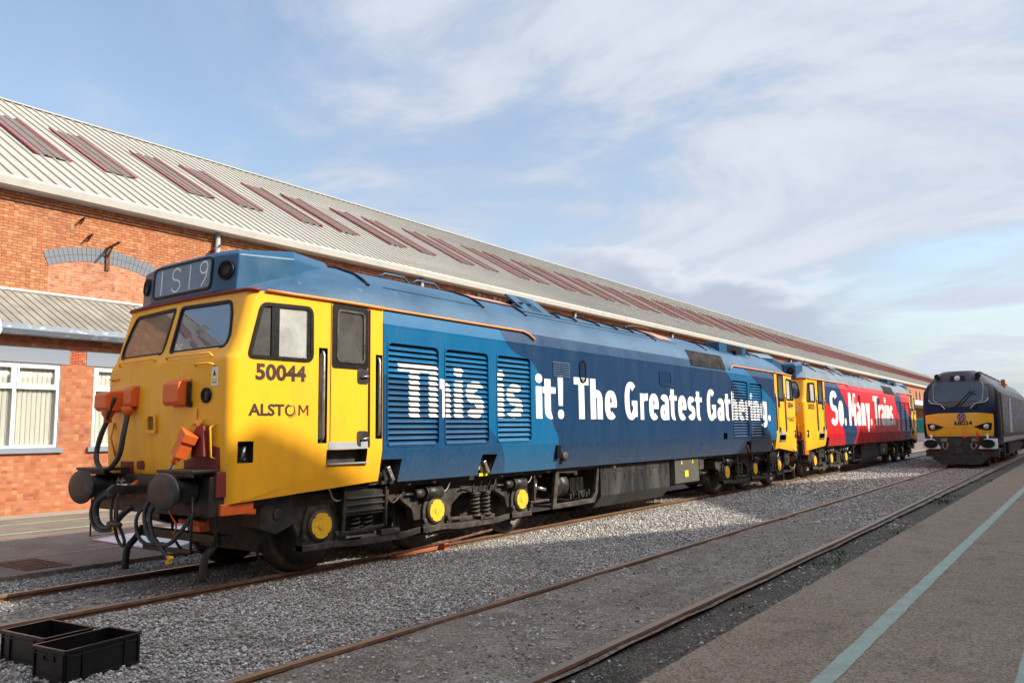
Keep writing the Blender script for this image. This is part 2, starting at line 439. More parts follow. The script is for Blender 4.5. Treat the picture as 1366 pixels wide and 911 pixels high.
    def helix(s, c, r, h, turns, wr, mi=0):
        k = int(turns*12)
        s.tube([(c[0]+r*math.cos(2*math.pi*i/12), c[1]+r*math.sin(2*math.pi*i/12), c[2]+h*i/k) for i in range(k+1)], wr, 6, mi)
        return s
    def mesh(s, name, mats):
        me = bpy.data.meshes.new(name)
        me.from_pydata(s.v, [], s.f)
        for m in (mats if isinstance(mats, (list, tuple)) else [mats]): me.materials.append(m)
        me.polygons.foreach_set('material_index', s.m)
        me.polygons.foreach_set('use_smooth', s.sm)
        bm = bmesh.new(); bm.from_mesh(me); bmesh.ops.recalc_face_normals(bm, faces=bm.faces); bm.to_mesh(me); bm.free()
        me.update(); return me
    def build(s, name, mats, parent=None, bevel=0., seg=2):
        o = bpy.data.objects.new(name, s.mesh(name, mats)); COL.objects.link(o)
        if parent: o.parent = parent
        if bevel:
            b = o.modifiers.new('bevel', 'BEVEL'); b.width = bevel; b.segments = seg; b.limit_method = 'ANGLE'; b.angle_limit = R_(35)
            b.harden_normals = False
        return o
def tag(o, label=None, cat=None, group=None, kind=None):
    if label: o['label'] = label
    if cat: o['category'] = cat
    if group: o['group'] = group
    if kind: o['kind'] = kind
    return o
def empty(name, loc, rz=0., **k):
    o = bpy.data.objects.new(name, None); COL.objects.link(o); o.location = loc; o.rotation_euler = (0, 0, rz)
    o.empty_display_size = .2
    return tag(o, **k)
def kids(o): return [c for c in bpy.data.objects if c.parent == o]
def copy_tree(o, parent=None):
    c = o.copy(); COL.objects.link(c)
    if parent is not None: c.parent = parent
    for ch in kids(o): copy_tree(ch, c)
    return c
def carve(o, cutters):
    """take the cutter meshes out of o for good"""
    for c in cutters:
        m = o.modifiers.new('cut', 'BOOLEAN'); m.operation = 'DIFFERENCE'; m.solver = 'EXACT'; m.material_mode = 'TRANSFER'; m.object = c
    bpy.context.view_layer.update()
    dg = bpy.context.evaluated_depsgraph_get()
    me = bpy.data.meshes.new_from_object(o.evaluated_get(dg))
    old = o.data; o.modifiers.clear(); o.data = me; bpy.data.meshes.remove(old)
    for c in cutters:
        d = c.data; bpy.data.objects.remove(c); bpy.data.meshes.remove(d)
    return o
def text_mesh(body, size, off=0., xs=1.):
    """flat text as a list of 2-D polygons centred on x, baseline y = 0"""
    c = bpy.data.curves.new('t', 'FONT'); c.body = body; c.size = size; c.offset = off; c.align_x = 'CENTER'; c.resolution_u = 3
    o = bpy.data.objects.new('t', c); COL.objects.link(o); bpy.context.view_layer.update()
    me = bpy.data.meshes.new_from_object(o.evaluated_get(bpy.context.evaluated_depsgraph_get()))
    V = [(v.co.x*xs, v.co.y) for v in me.vertices]; Fs = [list(p.vertices) for p in me.polygons]
    bpy.data.objects.remove(o); bpy.data.curves.remove(c); bpy.data.meshes.remove(me)
    return V, Fs
# ================================================================ GROUND
def ground_mat(name, cols, scale=2., speck=0., bump=.3, bscale=60, rough=.9, stretch=None, vscale=0, puddle=None):
    m, nt, b = newmat(name)
    v = OBJ(nt, stretch)
    n = NOISE(nt, v, scale, 8, .65)
    c = MIX(nt, RNG(nt, n, .35, .65), cols[0], cols[1])
    if len(cols) > 2:
        n3 = NOISE(nt, OBJ(nt), scale*3.7, 6, .7)
        c = MIX(nt, RNG(nt, n3, .52, .62, 0, .8), c, cols[2])
    h = NOISE(nt, OBJ(nt), bscale, 5, .7)
    if vscale:
        vo = N(nt, 'ShaderNodeTexVoronoi', {'Vector': OBJ(nt), 'Scale': vscale}, feature='F1')
        g = N(nt, 'ShaderNodeSeparateColor', {0: vo.outputs['Color']}).outputs[0]
        c = MIX(nt, 1., c, MIX(nt, g, (.55, .55, .55), (1.5, 1.5, 1.52)), 'MULTIPLY')
        h = M_(nt, 'SUBTRACT', 1.0, M_(nt, 'MULTIPLY', vo.outputs['Distance'], vscale*.02))
        h = M_(nt, 'SUBTRACT', g, M_(nt, 'MULTIPLY', vo.outputs['Distance'], 1.2))
    if speck:
        vs_ = N(nt, 'ShaderNodeTexVoronoi', {'Vector': OBJ(nt), 'Scale': 75}, feature='F1')
        g_ = N(nt, 'ShaderNodeSeparateColor', {0: vs_.outputs['Color']}).outputs[0]
        c = MIX(nt, RNG(nt, g_, .72, .80, 0, speck), c, (.36, .32, .28))
        c = MIX(nt, RNG(nt, g_, .26, .18, 0, speck), c, (.045, .036, .033))
        s3 = NOISE(nt, OBJ(nt, (1, .35, 1)), 1.9, 7, .7)
        c = MIX(nt, RNG(nt, s3, .56, .72, 0, .5*min(1, speck*1.5)), c, (.07, .058, .05))
    setb(nt, b, 'Base Color', c); setb(nt, b, 'Roughness', rough); b.inputs['Specular IOR Level'].default_value = .3
    BUMP(nt, b, h, bump, .02)
    return m
G_BALLAST = ground_mat('ballast_bed', ((.18, .165, .15), (.30, .28, .25), (.18, .14, .11)), 1.2, bump=.8, vscale=26)
G_DIRT = ground_mat('trodden_dirt', ((.120, .092, .068), (.245, .200, .155), (.29, .265, .235)), 1.1, bump=.9, bscale=26, speck=.6)
G_PIT = ground_mat('dark_soil', ((.036, .029, .021), (.075, .060, .045), (.028, .034, .016)), 2.0, bump=.7, bscale=22, speck=.35)
G_APRON = ground_mat('apron_concrete', ((.232, .172, .112), (.272, .205, .140), (.180, .135, .092)), .7, speck=.55, bump=.35, bscale=90)
G_YARD = ground_mat('yard_tarmac', ((.13, .10, .083), (.19, .15, .122), (.23, .19, .15)), .6, speck=.3, bump=.3, bscale=50)
G_BASE = ground_mat('far_ground', ((.16, .15, .13), (.22, .20, .18)), .1, bump=.2)
def sheet(name, x0, x1, y0, y1, z, m, nx=1, ny=1, hz=0., bend=None):
    b = MB()
    rnd = random.Random(7)
    for j in range(ny+1):
        for i in range(nx+1):
            x = x0+(x1-x0)*i/nx; y = y0+(y1-y0)*j/ny
            b.v.append((x, y, z+(rnd.uniform(-hz, hz) if hz else 0)))
    for j in range(ny):
        for i in range(nx):
            a = j*(nx+1)+i; b.f.append([a, a+1, a+nx+2, a+nx+1]); b.m.append(0); b.sm.append(True)
    return tag(b.build(name, m), kind='structure')
sheet('ground', -900, 900, -60, 1500, -.16, G_BASE)
sheet('ballast', -1.95, 3.86, -14, 210, -.072, G_BALLAST, 24, 700, .012)
sheet('dirt', 3.80, 5.60, -14, 210, -.036, G_DIRT, 10, 400, .009)
sheet('soil_strip', 5.46, 6.16, -14, 210, -.078, G_PIT, 8, 500, .014)
ap = MB(); ap.box(6.12, 60, -40, 210, -.17, 0.0)
tag(ap.build('apron', G_APRON, bevel=.008), kind='structure')
yd = MB(); yd.box(-60, -1.95, -40, 210, -.17, 0.0)
tag(yd.build('yard', G_YARD, bevel=.008), kind='structure')

# kerb slab edge and the painted lines
def paintmat(name, col, wear=.5):
    m, nt, b = newmat(name)
    n = NOISE(nt, OBJ(nt), 5, 8, .7)
    n2 = NOISE(nt, OBJ(nt), 60, 3, .6)
    c = MIX(nt, RNG(nt, n, .45, .75, 0, wear), col, (.14, .11, .09))
    c = MIX(nt, RNG(nt, n2, .5, .7, 0, .35), c, (.13, .11, .09))
    setb(nt, b, 'Base Color', c); b.inputs['Roughness'].default_value = .8
    BUMP(nt, b, n2, .3, .01)
    return m
P_GREEN = paintmat('green_line_paint', (.30, .375, .315), .45)
P_GREEN2 = paintmat('bright_green_line_paint', (.30, .42, .24), .5)
P_PINK = paintmat('pink_line_paint', (.40, .20, .19), .5)
def wobble_line(name, xfun, y0, y1, w, z, m, step=.12, amp=.006, seed=1):
    b = MB(); r = random.Random(seed); k = int((y1-y0)/step)
    for i in range(k+1):
        y = y0+(y1-y0)*i/k; x = xfun(y)
        b.v += [(x-w/2+r.uniform(-amp, amp), y, z), (x+w/2+r.uniform(-amp, amp), y, z)]
    for i in range(k):
        b.f.append([2*i, 2*i+1, 2*i+3, 2*i+2]); b.m.append(0); b.sm.append(False)
    return tag(b.build(name, m), kind='structure')
wobble_line('green_line', lambda y: 7.10, -3, 90, .13, .004, P_GREEN, seed=2)
wobble_line('green_line', lambda y: 8.16, -3, 60, .13, .004, P_GREEN, seed=3)
wobble_line('green_line', lambda y: -8.2, -10, 60, .12, .004, P_GREEN2, seed=4)
wobble_line('green_line', lambda y: -6.6, -10, 60, .12, .004, P_GREEN2, seed=5)
wobble_line('pink_line', lambda y: -5.95, -10, 60, .07, .004, P_PINK, seed=6)
wobble_line('pink_line', lambda y: -3.38, -10, 60, .07, .004, P_PINK, seed=7)
# pale footway along the foot of the workshop wall
G_PAVE = ground_mat('pale_footway', ((.26, .22, .17), (.34, .29, .22)), .8, speck=.2, bump=.2)
sheet('footway', -10.4, -9.3, -20, 40, .005, G_PAVE)

# individual stones
def rocks(name, pos, size, cols, seed=1, kind='stuff', flat=.7):
    rg = np.random.default_rng(seed)
    t = (1+5**.5)/2
    V = np.array([(-1, t, 0), (1, t, 0), (-1, -t, 0), (1, -t, 0), (0, -1, t), (0, 1, t), (0, -1, -t), (0, 1, -t), (t, 0, -1), (t, 0, 1), (-t, 0, -1), (-t, 0, 1)], float)
    V /= np.linalg.norm(V[0])
    F = np.array([(0, 11, 5), (0, 5, 1), (0, 1, 7), (0, 7, 10), (0, 10, 11), (1, 5, 9), (5, 11, 4), (11, 10, 2), (10, 7, 6), (7, 1, 8), (3, 9, 4), (3, 4, 2), (3, 2, 6), (3, 6, 8), (3, 8, 9), (4, 9, 5), (2, 4, 11), (6, 2, 10), (8, 6, 7), (9, 8, 1)])
    n = len(pos)
    q = rg.normal(size=(n, 4)); q /= np.linalg.norm(q, axis=1)[:, None]
    w, x, y, z = q.T
    Rm = np.stack([1-2*(y*y+z*z), 2*(x*y-z*w), 2*(x*z+y*w), 2*(x*y+z*w), 1-2*(x*x+z*z), 2*(y*z-x*w), 2*(x*z-y*w), 2*(y*z+x*w), 1-2*(x*x+y*y)], 1).reshape(n, 3, 3)
    stretch = rg.uniform(.55, 1.25, (n, 1, 3))
    P = V[None]*stretch*rg.uniform(.75, 1.2, (n, 12, 1))
    P = np.einsum('nij,nvj->nvi', Rm, P)*size[:, None, None]
    P[:, :, 2] *= flat
    P += pos[:, None, :]
    me = bpy.data.meshes.new(name)
    me.vertices.add(n*12); me.vertices.foreach_set('co', P.reshape(-1).astype(np.float32))
    fi = (F[None]+(np.arange(n)*12)[:, None, None]).reshape(-1)
    me.loops.add(len(fi)); me.loops.foreach_set('vertex_index', fi.astype(np.int32))
    me.polygons.add(n*20); me.polygons.foreach_set('loop_start', (np.arange(n*20)*3).astype(np.int32))
    me.polygons.foreach_set('loop_total', np.full(n*20, 3, np.int32))
    cols = np.array(cols)
    ci = rg.integers(0, len(cols), n); c = cols[ci]*rg.uniform(.7, 1.25, (n, 1))
    at = me.color_attributes.new('stone', 'FLOAT_COLOR', 'POINT')
    cc = np.ones((n, 12, 4)); cc[:, :, :3] = c[:, None, :]
    at.data.foreach_set('color', cc.reshape(-1).astype(np.float32))
    me.update(); me.validate()
    me.materials.append(MT['stone'])
    o = bpy.data.objects.new(name, me); COL.objects.link(o)
    return tag(o, kind=kind)
m, nt, b = newmat('stone')
a = N(nt, 'ShaderNodeAttribute'); a.attribute_name = 'stone'
c = MIX(nt, RNG(nt, NOISE(nt, OBJ(nt), 90, 3), .3, .7), a.outputs[0], (.16, .14, .12))
c = MIX(nt, .72, c, a.outputs[0])
c = MIX(nt, RNG(nt, NOISE(nt, OBJ(nt), 1.1, 5, .6), .50, .72, 0, .55), c, (.17, .125, .09))
setb(nt, b, 'Base Color', c); b.inputs['Roughness'].default_value = .85
MT['stone'] = m
STC = [(.40, .385, .36), (.50, .48, .45), (.31, .295, .28), (.66, .635, .59), (.37, .315, .26), (.20, .19, .18), (.47, .45, .425)]
rg = np.random.default_rng(11)
def area(n, x0, x1, y0, y1, z, zj, bias=None):
    p = np.stack([rg.uniform(x0, x1, n), rg.uniform(y0, y1, n), z+rg.uniform(-zj, zj, n)], 1)
    if bias is not None: p = p[rg.uniform(0, 1, len(p)) < bias(p[:, 0], p[:, 1])]
    return p
def clump(x, y):      # uneven stone cover
    return np.clip(.38+.62*np.sin(x*2.1+1.3*np.sin(y*.9))*np.sin(y*1.3+x*.7)+.25*np.sin(x*5.1-y*3.3), .12, 1)
P1 = np.concatenate([
    area(52000, .86, 3.78, -2.6, 6.5, -.062, .013),
    area(26000, .86, 3.78, 6.5, 16, -.060, .014),
    area(5600, -1.9, -.84, -2.5, 3.2, -.058, .014), area(6500, -.66, .66, -3.0, 3.5, -.062, .014, clump),
    area(3000, -.6, .6, 3.5, 22, -.062, .014)])
S1 = rg.uniform(.008, .0185, len(P1)); S1[P1[:, 1] > 6.5] *= 1.35
rocks('ballast_stones', P1, S1, STC, 3)
P2 = area(15000, .86, 3.78, 16, 60, -.058, .014)
rocks('far_ballast_stones', P2, rg.uniform(.028, .045, len(P2)), STC, 4)
P3 = np.concatenate([area(11000, 3.94, 5.46, -1.5, 14, -.034, .008, lambda x, y: clump(x, y)*.75),
                     area(8000, 3.98, 5.40, 6, 34, -.032, .008, clump),
                     area(1500, 5.60, 6.10, -1, 12, -.075, .01, clump)])
S3 = rg.uniform(.006, .019, len(P3)); S3[P3[:, 1] > 10] *= 1.6
rocks('scattered_stones', P3, S3, STC+[(.2, .15, .11)], 5)

# weeds in the soil strip
MT['weed'] = mat('weed_leaf', (.045, .085, .02), .6, var=.4, scale=15)
wb = MB(); rr = random.Random(5)
for cx, cy, n_, sp, hh in [(5.80, 6.0, 60, .18, .055), (5.75, 6.9, 35, .14, .05), (5.83, 15.6, 80, .3, .09), (5.9, 17.5, 40, .4, .08), (5.8, 3.0, 25, .12, .035), (5.9, 9.5, 25, .2, .045), (5.9, 23, 50, .6, .09), (4.2, 1.4, 14, .05, .03), (2.0, -.55, 10, .05, .03)]:
    for _ in range(n_):
        x, y = rr.gauss(cx, sp*.45), rr.gauss(cy, sp); z = -.075 if x > 5.5 else -.06
        a_ = rr.uniform(0, 6.28); l = rr.uniform(.4, 1)*hh; w_ = rr.uniform(.004, .012)
        dx, dy = math.cos(a_), math.sin(a_); t_ = rr.uniform(.3, 1.)
        x = min(x, 6.08)
        wb.add([(x-dy*w_, y+dx*w_, z), (x+dy*w_, y-dx*w_, z), (x+dx*l*t_*.5+dy*w_*1.6, y+dy*l*t_*.5-dx*w_*1.6, z+l*.7), (x+dx*l*t_, y+dy*l*t_, z+l)], [(0, 1, 2, 3)])
tag(wb.build('weeds', MT['weed']), kind='stuff')

# ---------------------------------------------------------------- rails
MT['railhead'] = mat('worn_rail_head', (.20, .145, .105), .42, metal=.35, col2=(.30, .20, .12), scale=3, stretch=(1, .3, 1))
MT['railrust'] = mat('rusty_rail_side', (.12, .06, .035), .85, col2=(.20, .11, .06), scale=8, bump=.3, bscale=60)
def rail(xf, y0, y1, parent, step=2., name='rail'):
    sec = [(-.036, 0), (.036, 0), (.036, -.028), (.012, -.045), (.012, -.13), (-.012, -.13), (-.012, -.045), (-.036, -.028)]
    b = MB(); k = max(1, int((y1-y0)/step)); n = len(sec)
    for i in range(k+1):
        y = y0+(y1-y0)*i/k
        for sx, sz in sec: b.v.append((xf(y)+sx, y, sz))
    for i in range(k):
        for j in range(n):
            b.f.append([i*n+j, i*n+(j+1) % n, (i+1)*n+(j+1) % n, (i+1)*n+j]); b.m.append(0 if j == 0 else 1); b.sm.append(False)
    b.f.append(list(range(n))); b.m.append(1); b.sm.append(False); b.f.append([k*n+i for i in range(n)][::-1]); b.m.append(1); b.sm.append(False)
    return b.build(name, [MT['railhead'], MT['railrust']], parent, bevel=.004)
t1 = empty('railway_track', (0, 0, 0), label='railway track under the blue and red locomotives, half sunk in grey ballast', cat='railway track')
rail(lambda y: .753, -14, 205, t1); rail(lambda y: -.753, -14, 205, t1)
fp = MB()
for y in (-.52,): fp.box(-.80, -.795, y-.3, y+.3, -.05, -.012); 
fp.build('fishplate', MT['rust'], t1)
t2 = empty('railway_track', (0, 0, 0), label='empty rusty railway track beside the concrete apron, leading to the dark navy locomotive', cat='railway track')
fA = lambda y: 3.87-.0025*max(0, y-12)
fB = lambda y: 5.52-.010*max(0, y-8) if y < 38 else 5.22-.0025*(y-38)
rail(fA, -14, 205, t2); rail(fB, -14, 205, t2)
jb = MB(); jb.box(3.80, 3.832, 10.15, 10.75, -.04, -.008); jb.box(3.90, 3.95, 10.2, 10.7, -.045, -.004); jb.build('fishplate', MT['railrust'], t2)

# ================================================================ BRICKWORK
def brick(name, c1, c2, mortar, ax=1, patch=None, bump=.5, scale=1., msize=.007):
    """English-bond-like stretcher brick in the wall plane; ax 1: wall runs along Y, ax 0: along X"""
    m, nt, b = newmat(name)
    o = OBJ(nt); s = N(nt, 'ShaderNodeSeparateXYZ', {0: o})
    v = N(nt, 'ShaderNodeCombineXYZ', {0: s.outputs[ax], 1: s.outputs[2]}).outputs[0]
    br = N(nt, 'ShaderNodeTexBrick', {'Vector': v, 'Color1': (*c1, 1), 'Color2': (*c2, 1), 'Mortar': (*mortar, 1), 'Scale': 1.0,
            'Mortar Size': msize*scale, 'Mortar Smooth': .25, 'Bias': -.1, 'Brick Width': .225*scale, 'Row Height': .075*scale})
    br.offset = .5
    c = br.outputs[0]
    # per-brick burnt and pale bricks
    hw = N(nt, 'ShaderNodeVectorMath', {0: v, 1: (1/(.1125*scale), 1/(.075*scale), 1)}, operation='MULTIPLY').outputs[0]
    fl = N(nt, 'ShaderNodeVectorMath', {0: hw}, operation='FLOOR').outputs[0]
    wnz = N(nt, 'ShaderNodeTexWhiteNoise', {0: fl}, noise_dimensions='2D').outputs[0]
    c = MIX(nt, RNG(nt, wnz, .80, .98, 0, .45), c, (.13, .045, .03))
    c = MIX(nt, RNG(nt, wnz, .22, .02, 0, .40), c, (.62, .34, .17))
    n = NOISE(nt, OBJ(nt), .8, 6, .65)
    c = MIX(nt, RNG(nt, n, .5, .78, 0, .45), c, (.16, .075, .05))
    if patch: c = MIX(nt, RNG(nt, NOISE(nt, OBJ(nt), 3.5, 6, .7), .48, .66, 0, .55), c, patch)
    setb(nt, b, 'Base Color', c); b.inputs['Roughness'].default_value = .9; b.inputs['Specular IOR Level'].default_value = .25
    h = M_(nt, 'ADD', M_(nt, 'MULTIPLY', br.outputs['Fac'], -1.), M_(nt, 'MULTIPLY', NOISE(nt, OBJ(nt), 45, 4), .35))
    BUMP(nt, b, h, bump, .012)
    return m
B_MAIN = brick('orange_brick', (.40, .135, .055), (.50, .20, .085), (.15, .085, .06), msize=.011)
B_INF = brick('patched_brick', (.37, .12, .058), (.46, .185, .09), (.40, .30, .22), patch=(.48, .31, .22))
B_LEAN = brick('red_orange_brick', (.38, .105, .042), (.46, .155, .066), (.26, .175, .125), patch=(.40, .19, .11))
B_GABLE = brick('gable_brick', (.40, .13, .06), (.48, .18, .08), (.3, .2, .14), ax=1)
MT['blue_brick'] = mat('blue_engineering_brick', (.12, .135, .16), .6, var=.35, scale=7, bump=.2)

# ---------------------------------------------------------------- the long shed
XW, ZE, PIT = -12.5, 8.10, .584        # wall face, eave height, roof slope
XR = -22.6; ZR = ZE+PIT*(XW-XR)
Y0, Y1 = -30., 205.
shed = empty('brick_train_shed', (XW, 0, 0), label='very long orange brick train shed with pale ribbed roof and rows of red-edged rooflights', cat='building')
def sp(y, z, x=0.): return (x, y, z)
wb = MB(); wb.box(-.5, 0, Y0, Y1, -.2, ZE-.15); wb.build('wall', B_MAIN, shed)
wb = MB()
wb.box(.002, .055, Y0, Y1, 7.66, 7.90); wb.box(.002, .030, Y0, Y1, 7.585, 7.655); wb.box(.002, .045, Y0, Y1, 7.50, 7.555)
wb.build('corbel_course', B_MAIN, shed)
# gable end far away
gb = MB(); gb.prism([(-.1, -.2), (-.1, ZE-.2), (XR-XW, ZR-.2), (2*(XR-XW), ZE-.2), (2*(XR-XW), -.2)], 'y', Y1-.3, Y1+.1); gb.build('gable_wall', brick('end_brick', (.42, .14, .06), (.5, .18, .08), (.3, .2, .14), ax=0), shed)
gb = MB(); gb.prism([(-.1, -.2), (-.1, ZE-.2), (XR-XW, ZR-.2), (2*(XR-XW), ZE-.2), (2*(XR-XW), -.2)], 'y', Y0-.1, Y0+.3); gb.build('gable_wall', brick('near_end_brick', (.42, .14, .06), (.5, .18, .08), (.3, .2, .14), ax=0), shed)
# pilasters
# ribbed roof: trapezoid profile repeated every 0.4 m
m, nt, b = newmat('pale_ribbed_roof')
n = NOISE(nt, OBJ(nt, (1, .25, 1)), .6, 8, .65)
c = MIX(nt, RNG(nt, n, .3, .7), (.315, .295, .255), (.39, .37, .32))
n = NOISE(nt, OBJ(nt, (.4, 3, .4)), 2.5, 6, .7)
c = MIX(nt, RNG(nt, n, .52, .75, 0, .5), c, (.25, .23, .195))
setb(nt, b, 'Base Color', c); b.inputs['Roughness'].default_value = .6
MT['roof_sheet'] = m
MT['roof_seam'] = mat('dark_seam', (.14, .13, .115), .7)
def roofz(x): return ZE+PIT*(-x)         # x local, 0 at wall, negative up-slope
prof = [(0., .0, 0), (.29, .0, 0), (.31, .045, 1), (.365, .045, 1), (.385, .0, 1)]
def ribbed(y0, y1, xlo, xhi, off, pitch=.35, mat_=None, parent=None, name='roof_panel', zf=roofz, drip=0., rib=.045):
    b = MB(); ys = []
    k = int(round((y1-y0)/pitch))
    for i in range(k):
        for a, h, mi in prof: ys.append((y0+i*pitch+a*pitch/.40, h*rib/.045, mi))
    ys.append((y0+k*pitch, 0, 0))
    for y, h, mi in ys:
        b.v.append((xlo, y, zf(xlo)+off+h)); b.v.append((xhi, y, zf(xhi)+off+h))
    for i in range(len(ys)-1):
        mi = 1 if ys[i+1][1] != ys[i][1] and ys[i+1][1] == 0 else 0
        b.f.append([2*i, 2*i+2, 2*i+3, 2*i+1]); b.m.append(mi); b.sm.append(False)
    return b.build(name, mat_ or [MT['roof_sheet'], MT['roof_seam']], parent)
ribbed(Y0-.3, Y1+.1, .42, XR-XW, .0, parent=shed, name='roof')
rb = MB(); rb.add([(XR-XW, Y0-.3, ZR), (XR-XW, Y1+.2, ZR), (2*(XR-XW)-.4, Y1+.2, roofz(.4)), (2*(XR-XW)-.4, Y0-.3, roofz(.4))], [(0, 1, 2, 3)])
rb.build('rear_roof_slope', MT['roof_sheet'], shed)
rb = MB(); rb.prism([(XR-XW-.22, ZR-.06), (XR-XW, ZR+.08), (XR-XW+.22, ZR-.06)], 'y', Y0-.4, Y1+.2); rb.build('ridge_cap', MT['roof_sheet'], shed)
# eaves gutter, deep white box
gt = MB(); gt.prism([(.08, roofz(0)-.32), (.40, roofz(0)-.32), (.47, roofz(0)-.14), (.47, roofz(0)-.09), (.42, roofz(0)-.09), (.40, roofz(0)-.15), (.08, roofz(0)-.17)], 'y', Y0-.4, Y1+.2)
gt.build('gutter', MT['fascia'], shed)
gt = MB(); gt.box(.0, .08, Y0, Y1, roofz(0)-.36, roofz(0)-.06); gt.build('eaves_board', MT['fascia'], shed)
# rooflights: paired dusty sheets with red flashings
m, nt, b = newmat('dusty_rooflight')
n = NOISE(nt, OBJ(nt, (1, 2, 1)), 1.5, 7, .65)
c = MIX(nt, RNG(nt, n, .3, .7), (.135, .10, .082), (.195, .145, .12))
setb(nt, b, 'Base Color', c); b.inputs['Roughness'].default_value = .45
MT['roof_light'] = m; MT['roof_light_rib'] = mat('roof_light_seam', (.075, .04, .035), .6)
L0 = ribbed(0, .94, -2.95, -6.95, .052, .94/3, [MT['roof_light'], MT['roof_light_rib']], shed, 'roof_light', zf=lambda x: PIT*(-x), rib=.03)
L0.location = (0, 5.23, ZE)
fl = MB()
for yy in (-.02, .95): fl.bar((-2.93, yy, PIT*2.93+.075), (-6.97, yy, PIT*6.97+.075), .06, .05)
F0 = fl.build('red_flashing', MT['redtrim'], L0)
prot = [L0]
for k in range(-4, 42):
    for d in (0., 1.99):
        if (k == 0 and d == 0) or len(prot) > 90: continue
        yy = 5.23+k*4.8+d
        if yy < Y0+1 or yy > Y1-2: continue
        c_ = L0.copy(); COL.objects.link(c_); c_.location = (0, yy, ZE)
        f_ = F0.copy(); COL.objects.link(f_); f_.parent = c_
        prot.append(c_)
# blind arch
arc = MB(); inf = MB()
yc, zc_, r0, r1 = 5.86, 2.55, 3.75, 4.13
def archpts(r, a0, a1, n): return [(yc+r*math.sin(a0+(a1-a0)*i/n), zc_+r*math.cos(a0+(a1-a0)*i/n)) for i in range(n+1)]
AA = .385
for i in range(26):
    a0 = -AA+2*AA*i/26; a1 = -AA+2*AA*(i+1)/26-.0025
    for ra, rb_ in ((r0, r0+.182), (r0+.19, r1)):
        arc.prism([(yc+ra*math.sin(a0), zc_+ra*math.cos(a0)), (yc+ra*math.sin(a1), zc_+ra*math.cos(a1)), (yc+rb_*math.sin(a1), zc_+rb_*math.cos(a1)), (yc+rb_*math.sin(a0), zc_+rb_*math.cos(a0))], 'x', -.02, .014)
arc.build('blind_arch', MT['blue_brick'], shed)
ipts = archpts(r0-.004, -AA, AA, 12)
inf.prism([(ipts[0][0], 4.9)]+ipts+[(ipts[-1][0], 4.9)], 'x', -.02, .006); inf.build('arch_infill', B_INF, shed)
# stubs of rusty lamp brackets
def stub(y, z, l, nm='bracket_stub'):
    b = MB(); b.bar((.0, y, z), (l, y-.02, z+.03), .04, .045); b.bar((.01, y, z-.10), (l*.5, y, z), .03, .03); b.build(nm, MT['rust'], shed)
stub(5.2, 7.35, .28); stub(5.4, 6.93, .32); stub(9.0, 7.2, .3); stub(9.2, 7.35, .28); stub(13.6, 7.3, .28)
lb = MB(); lb.bar((.0, 5.92, 6.72), (.68, 5.92, 6.80), .05, .05); lb.bar((.02, 5.92, 6.45), (.3, 5.92, 6.74), .035, .035); lb.box(.0, .06, 5.88, 5.98, 6.12, 6.70)
lb.build('lamp_bracket', MT['rust'], shed)
for y in (9.17, 18.26, 29.8, 41.5, 54, 66, 79.5, 92, 105):
    b = MB(); b.cyl((.13, y, .1), (.13, y, ZE-.30), .075, n=12); b.box(.0, .1, y-.09, y+.09, 5.0, 5.06); b.build('downpipe', MT['galv'], shed)
for k, y in enumerate(range(96, 200, 8)):
    b = MB()
    if k < 10:
        pts = [(y, 5.55), (y+1.1, 5.55), (y+1.1, 6.7), (y+.85, 7.0), (y+.55, 7.1), (y+.25, 7.0), (y, 6.7)]
        b.prism(pts, 'x', .004, .03); b.prism([(p[0]+3, p[1]) for p in pts], 'x', .004, .03)
        b.build('arched_window', MT['rubber'], shed)
# far canopy and door strip at the end of the shed
b = MB(); b.box(0, 3.2, 84, 160, 4.45, 5.0); b.build('canopy', MT['fascia'], shed)
b = MB(); b.prism([(0, 5.6), (0, 5.0), (3.2, 5.0), (3.2, 5.1)], 'y', 84, 160); b.build('canopy_roof', MT['roof_sheet'], shed)

# ---------------------------------------------------------------- lean-to workshop
XL = -10.3
wk = empty('brick_workshop', (XL, 0, 0), label='low orange brick lean-to office with white windows, grey lintels and ribbed roof against the shed', cat='building')
LY0, LY1 = -18., 34.
W1 = 2.05; PER = 2.62
wins = [W1+PER*k for k in range(-6, 12)]
wcut = []
wm = MB(); wm.box(-.3, 0, LY0, LY1, -.1, 4.02); wall = wm.build('wall', B_LEAN, wk)
for y in wins:
    c = MB(); c.box(-.5, .2, y, y+1.87, 1.43, 3.31); wcut.append(c.build('cut', MT['white'], wk))
carve(wall, wcut)
bw = MB(); bw.box(-2.1, -.9, LY0, LY1, -.1, 4.2); bw.build('inner_wall', MT['tan'], wk)
bw = MB(); bw.box(-.3, 0, LY1, LY1+.01, -.1, 4.0); bw.box(-2.2, 0, LY1-.3, LY1+.01, -.1, 4.0); bw.box(-2.2, 0, LY0-.01, LY0+.3, -.1, 4.0); bw.build('end_wall', B_LEAN, wk)
def lz(x): return 4.10-.47*(x-.35)
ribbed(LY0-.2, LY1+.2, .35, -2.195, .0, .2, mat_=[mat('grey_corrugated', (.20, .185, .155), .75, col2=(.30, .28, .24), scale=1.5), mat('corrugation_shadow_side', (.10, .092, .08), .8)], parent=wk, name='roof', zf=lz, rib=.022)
g = MB(); g.prism([(.04, 3.90), (.34, 3.90), (.42, 4.0), (.42, 4.12), (.37, 4.12), (.34, 4.03), (.04, 4.02)], 'y', LY0-.2, LY1+.2); g.build('gutter', MT['gutter_grey'], wk)
g = MB(); g.box(-2.19, -2.12, LY0-.2, LY1+.2, 5.02, 5.30); g.box(-2.12, -2.02, LY0-.2, LY1+.2, 5.24, 5.30); g.build('flashing_board', MT['fascia'], wk)
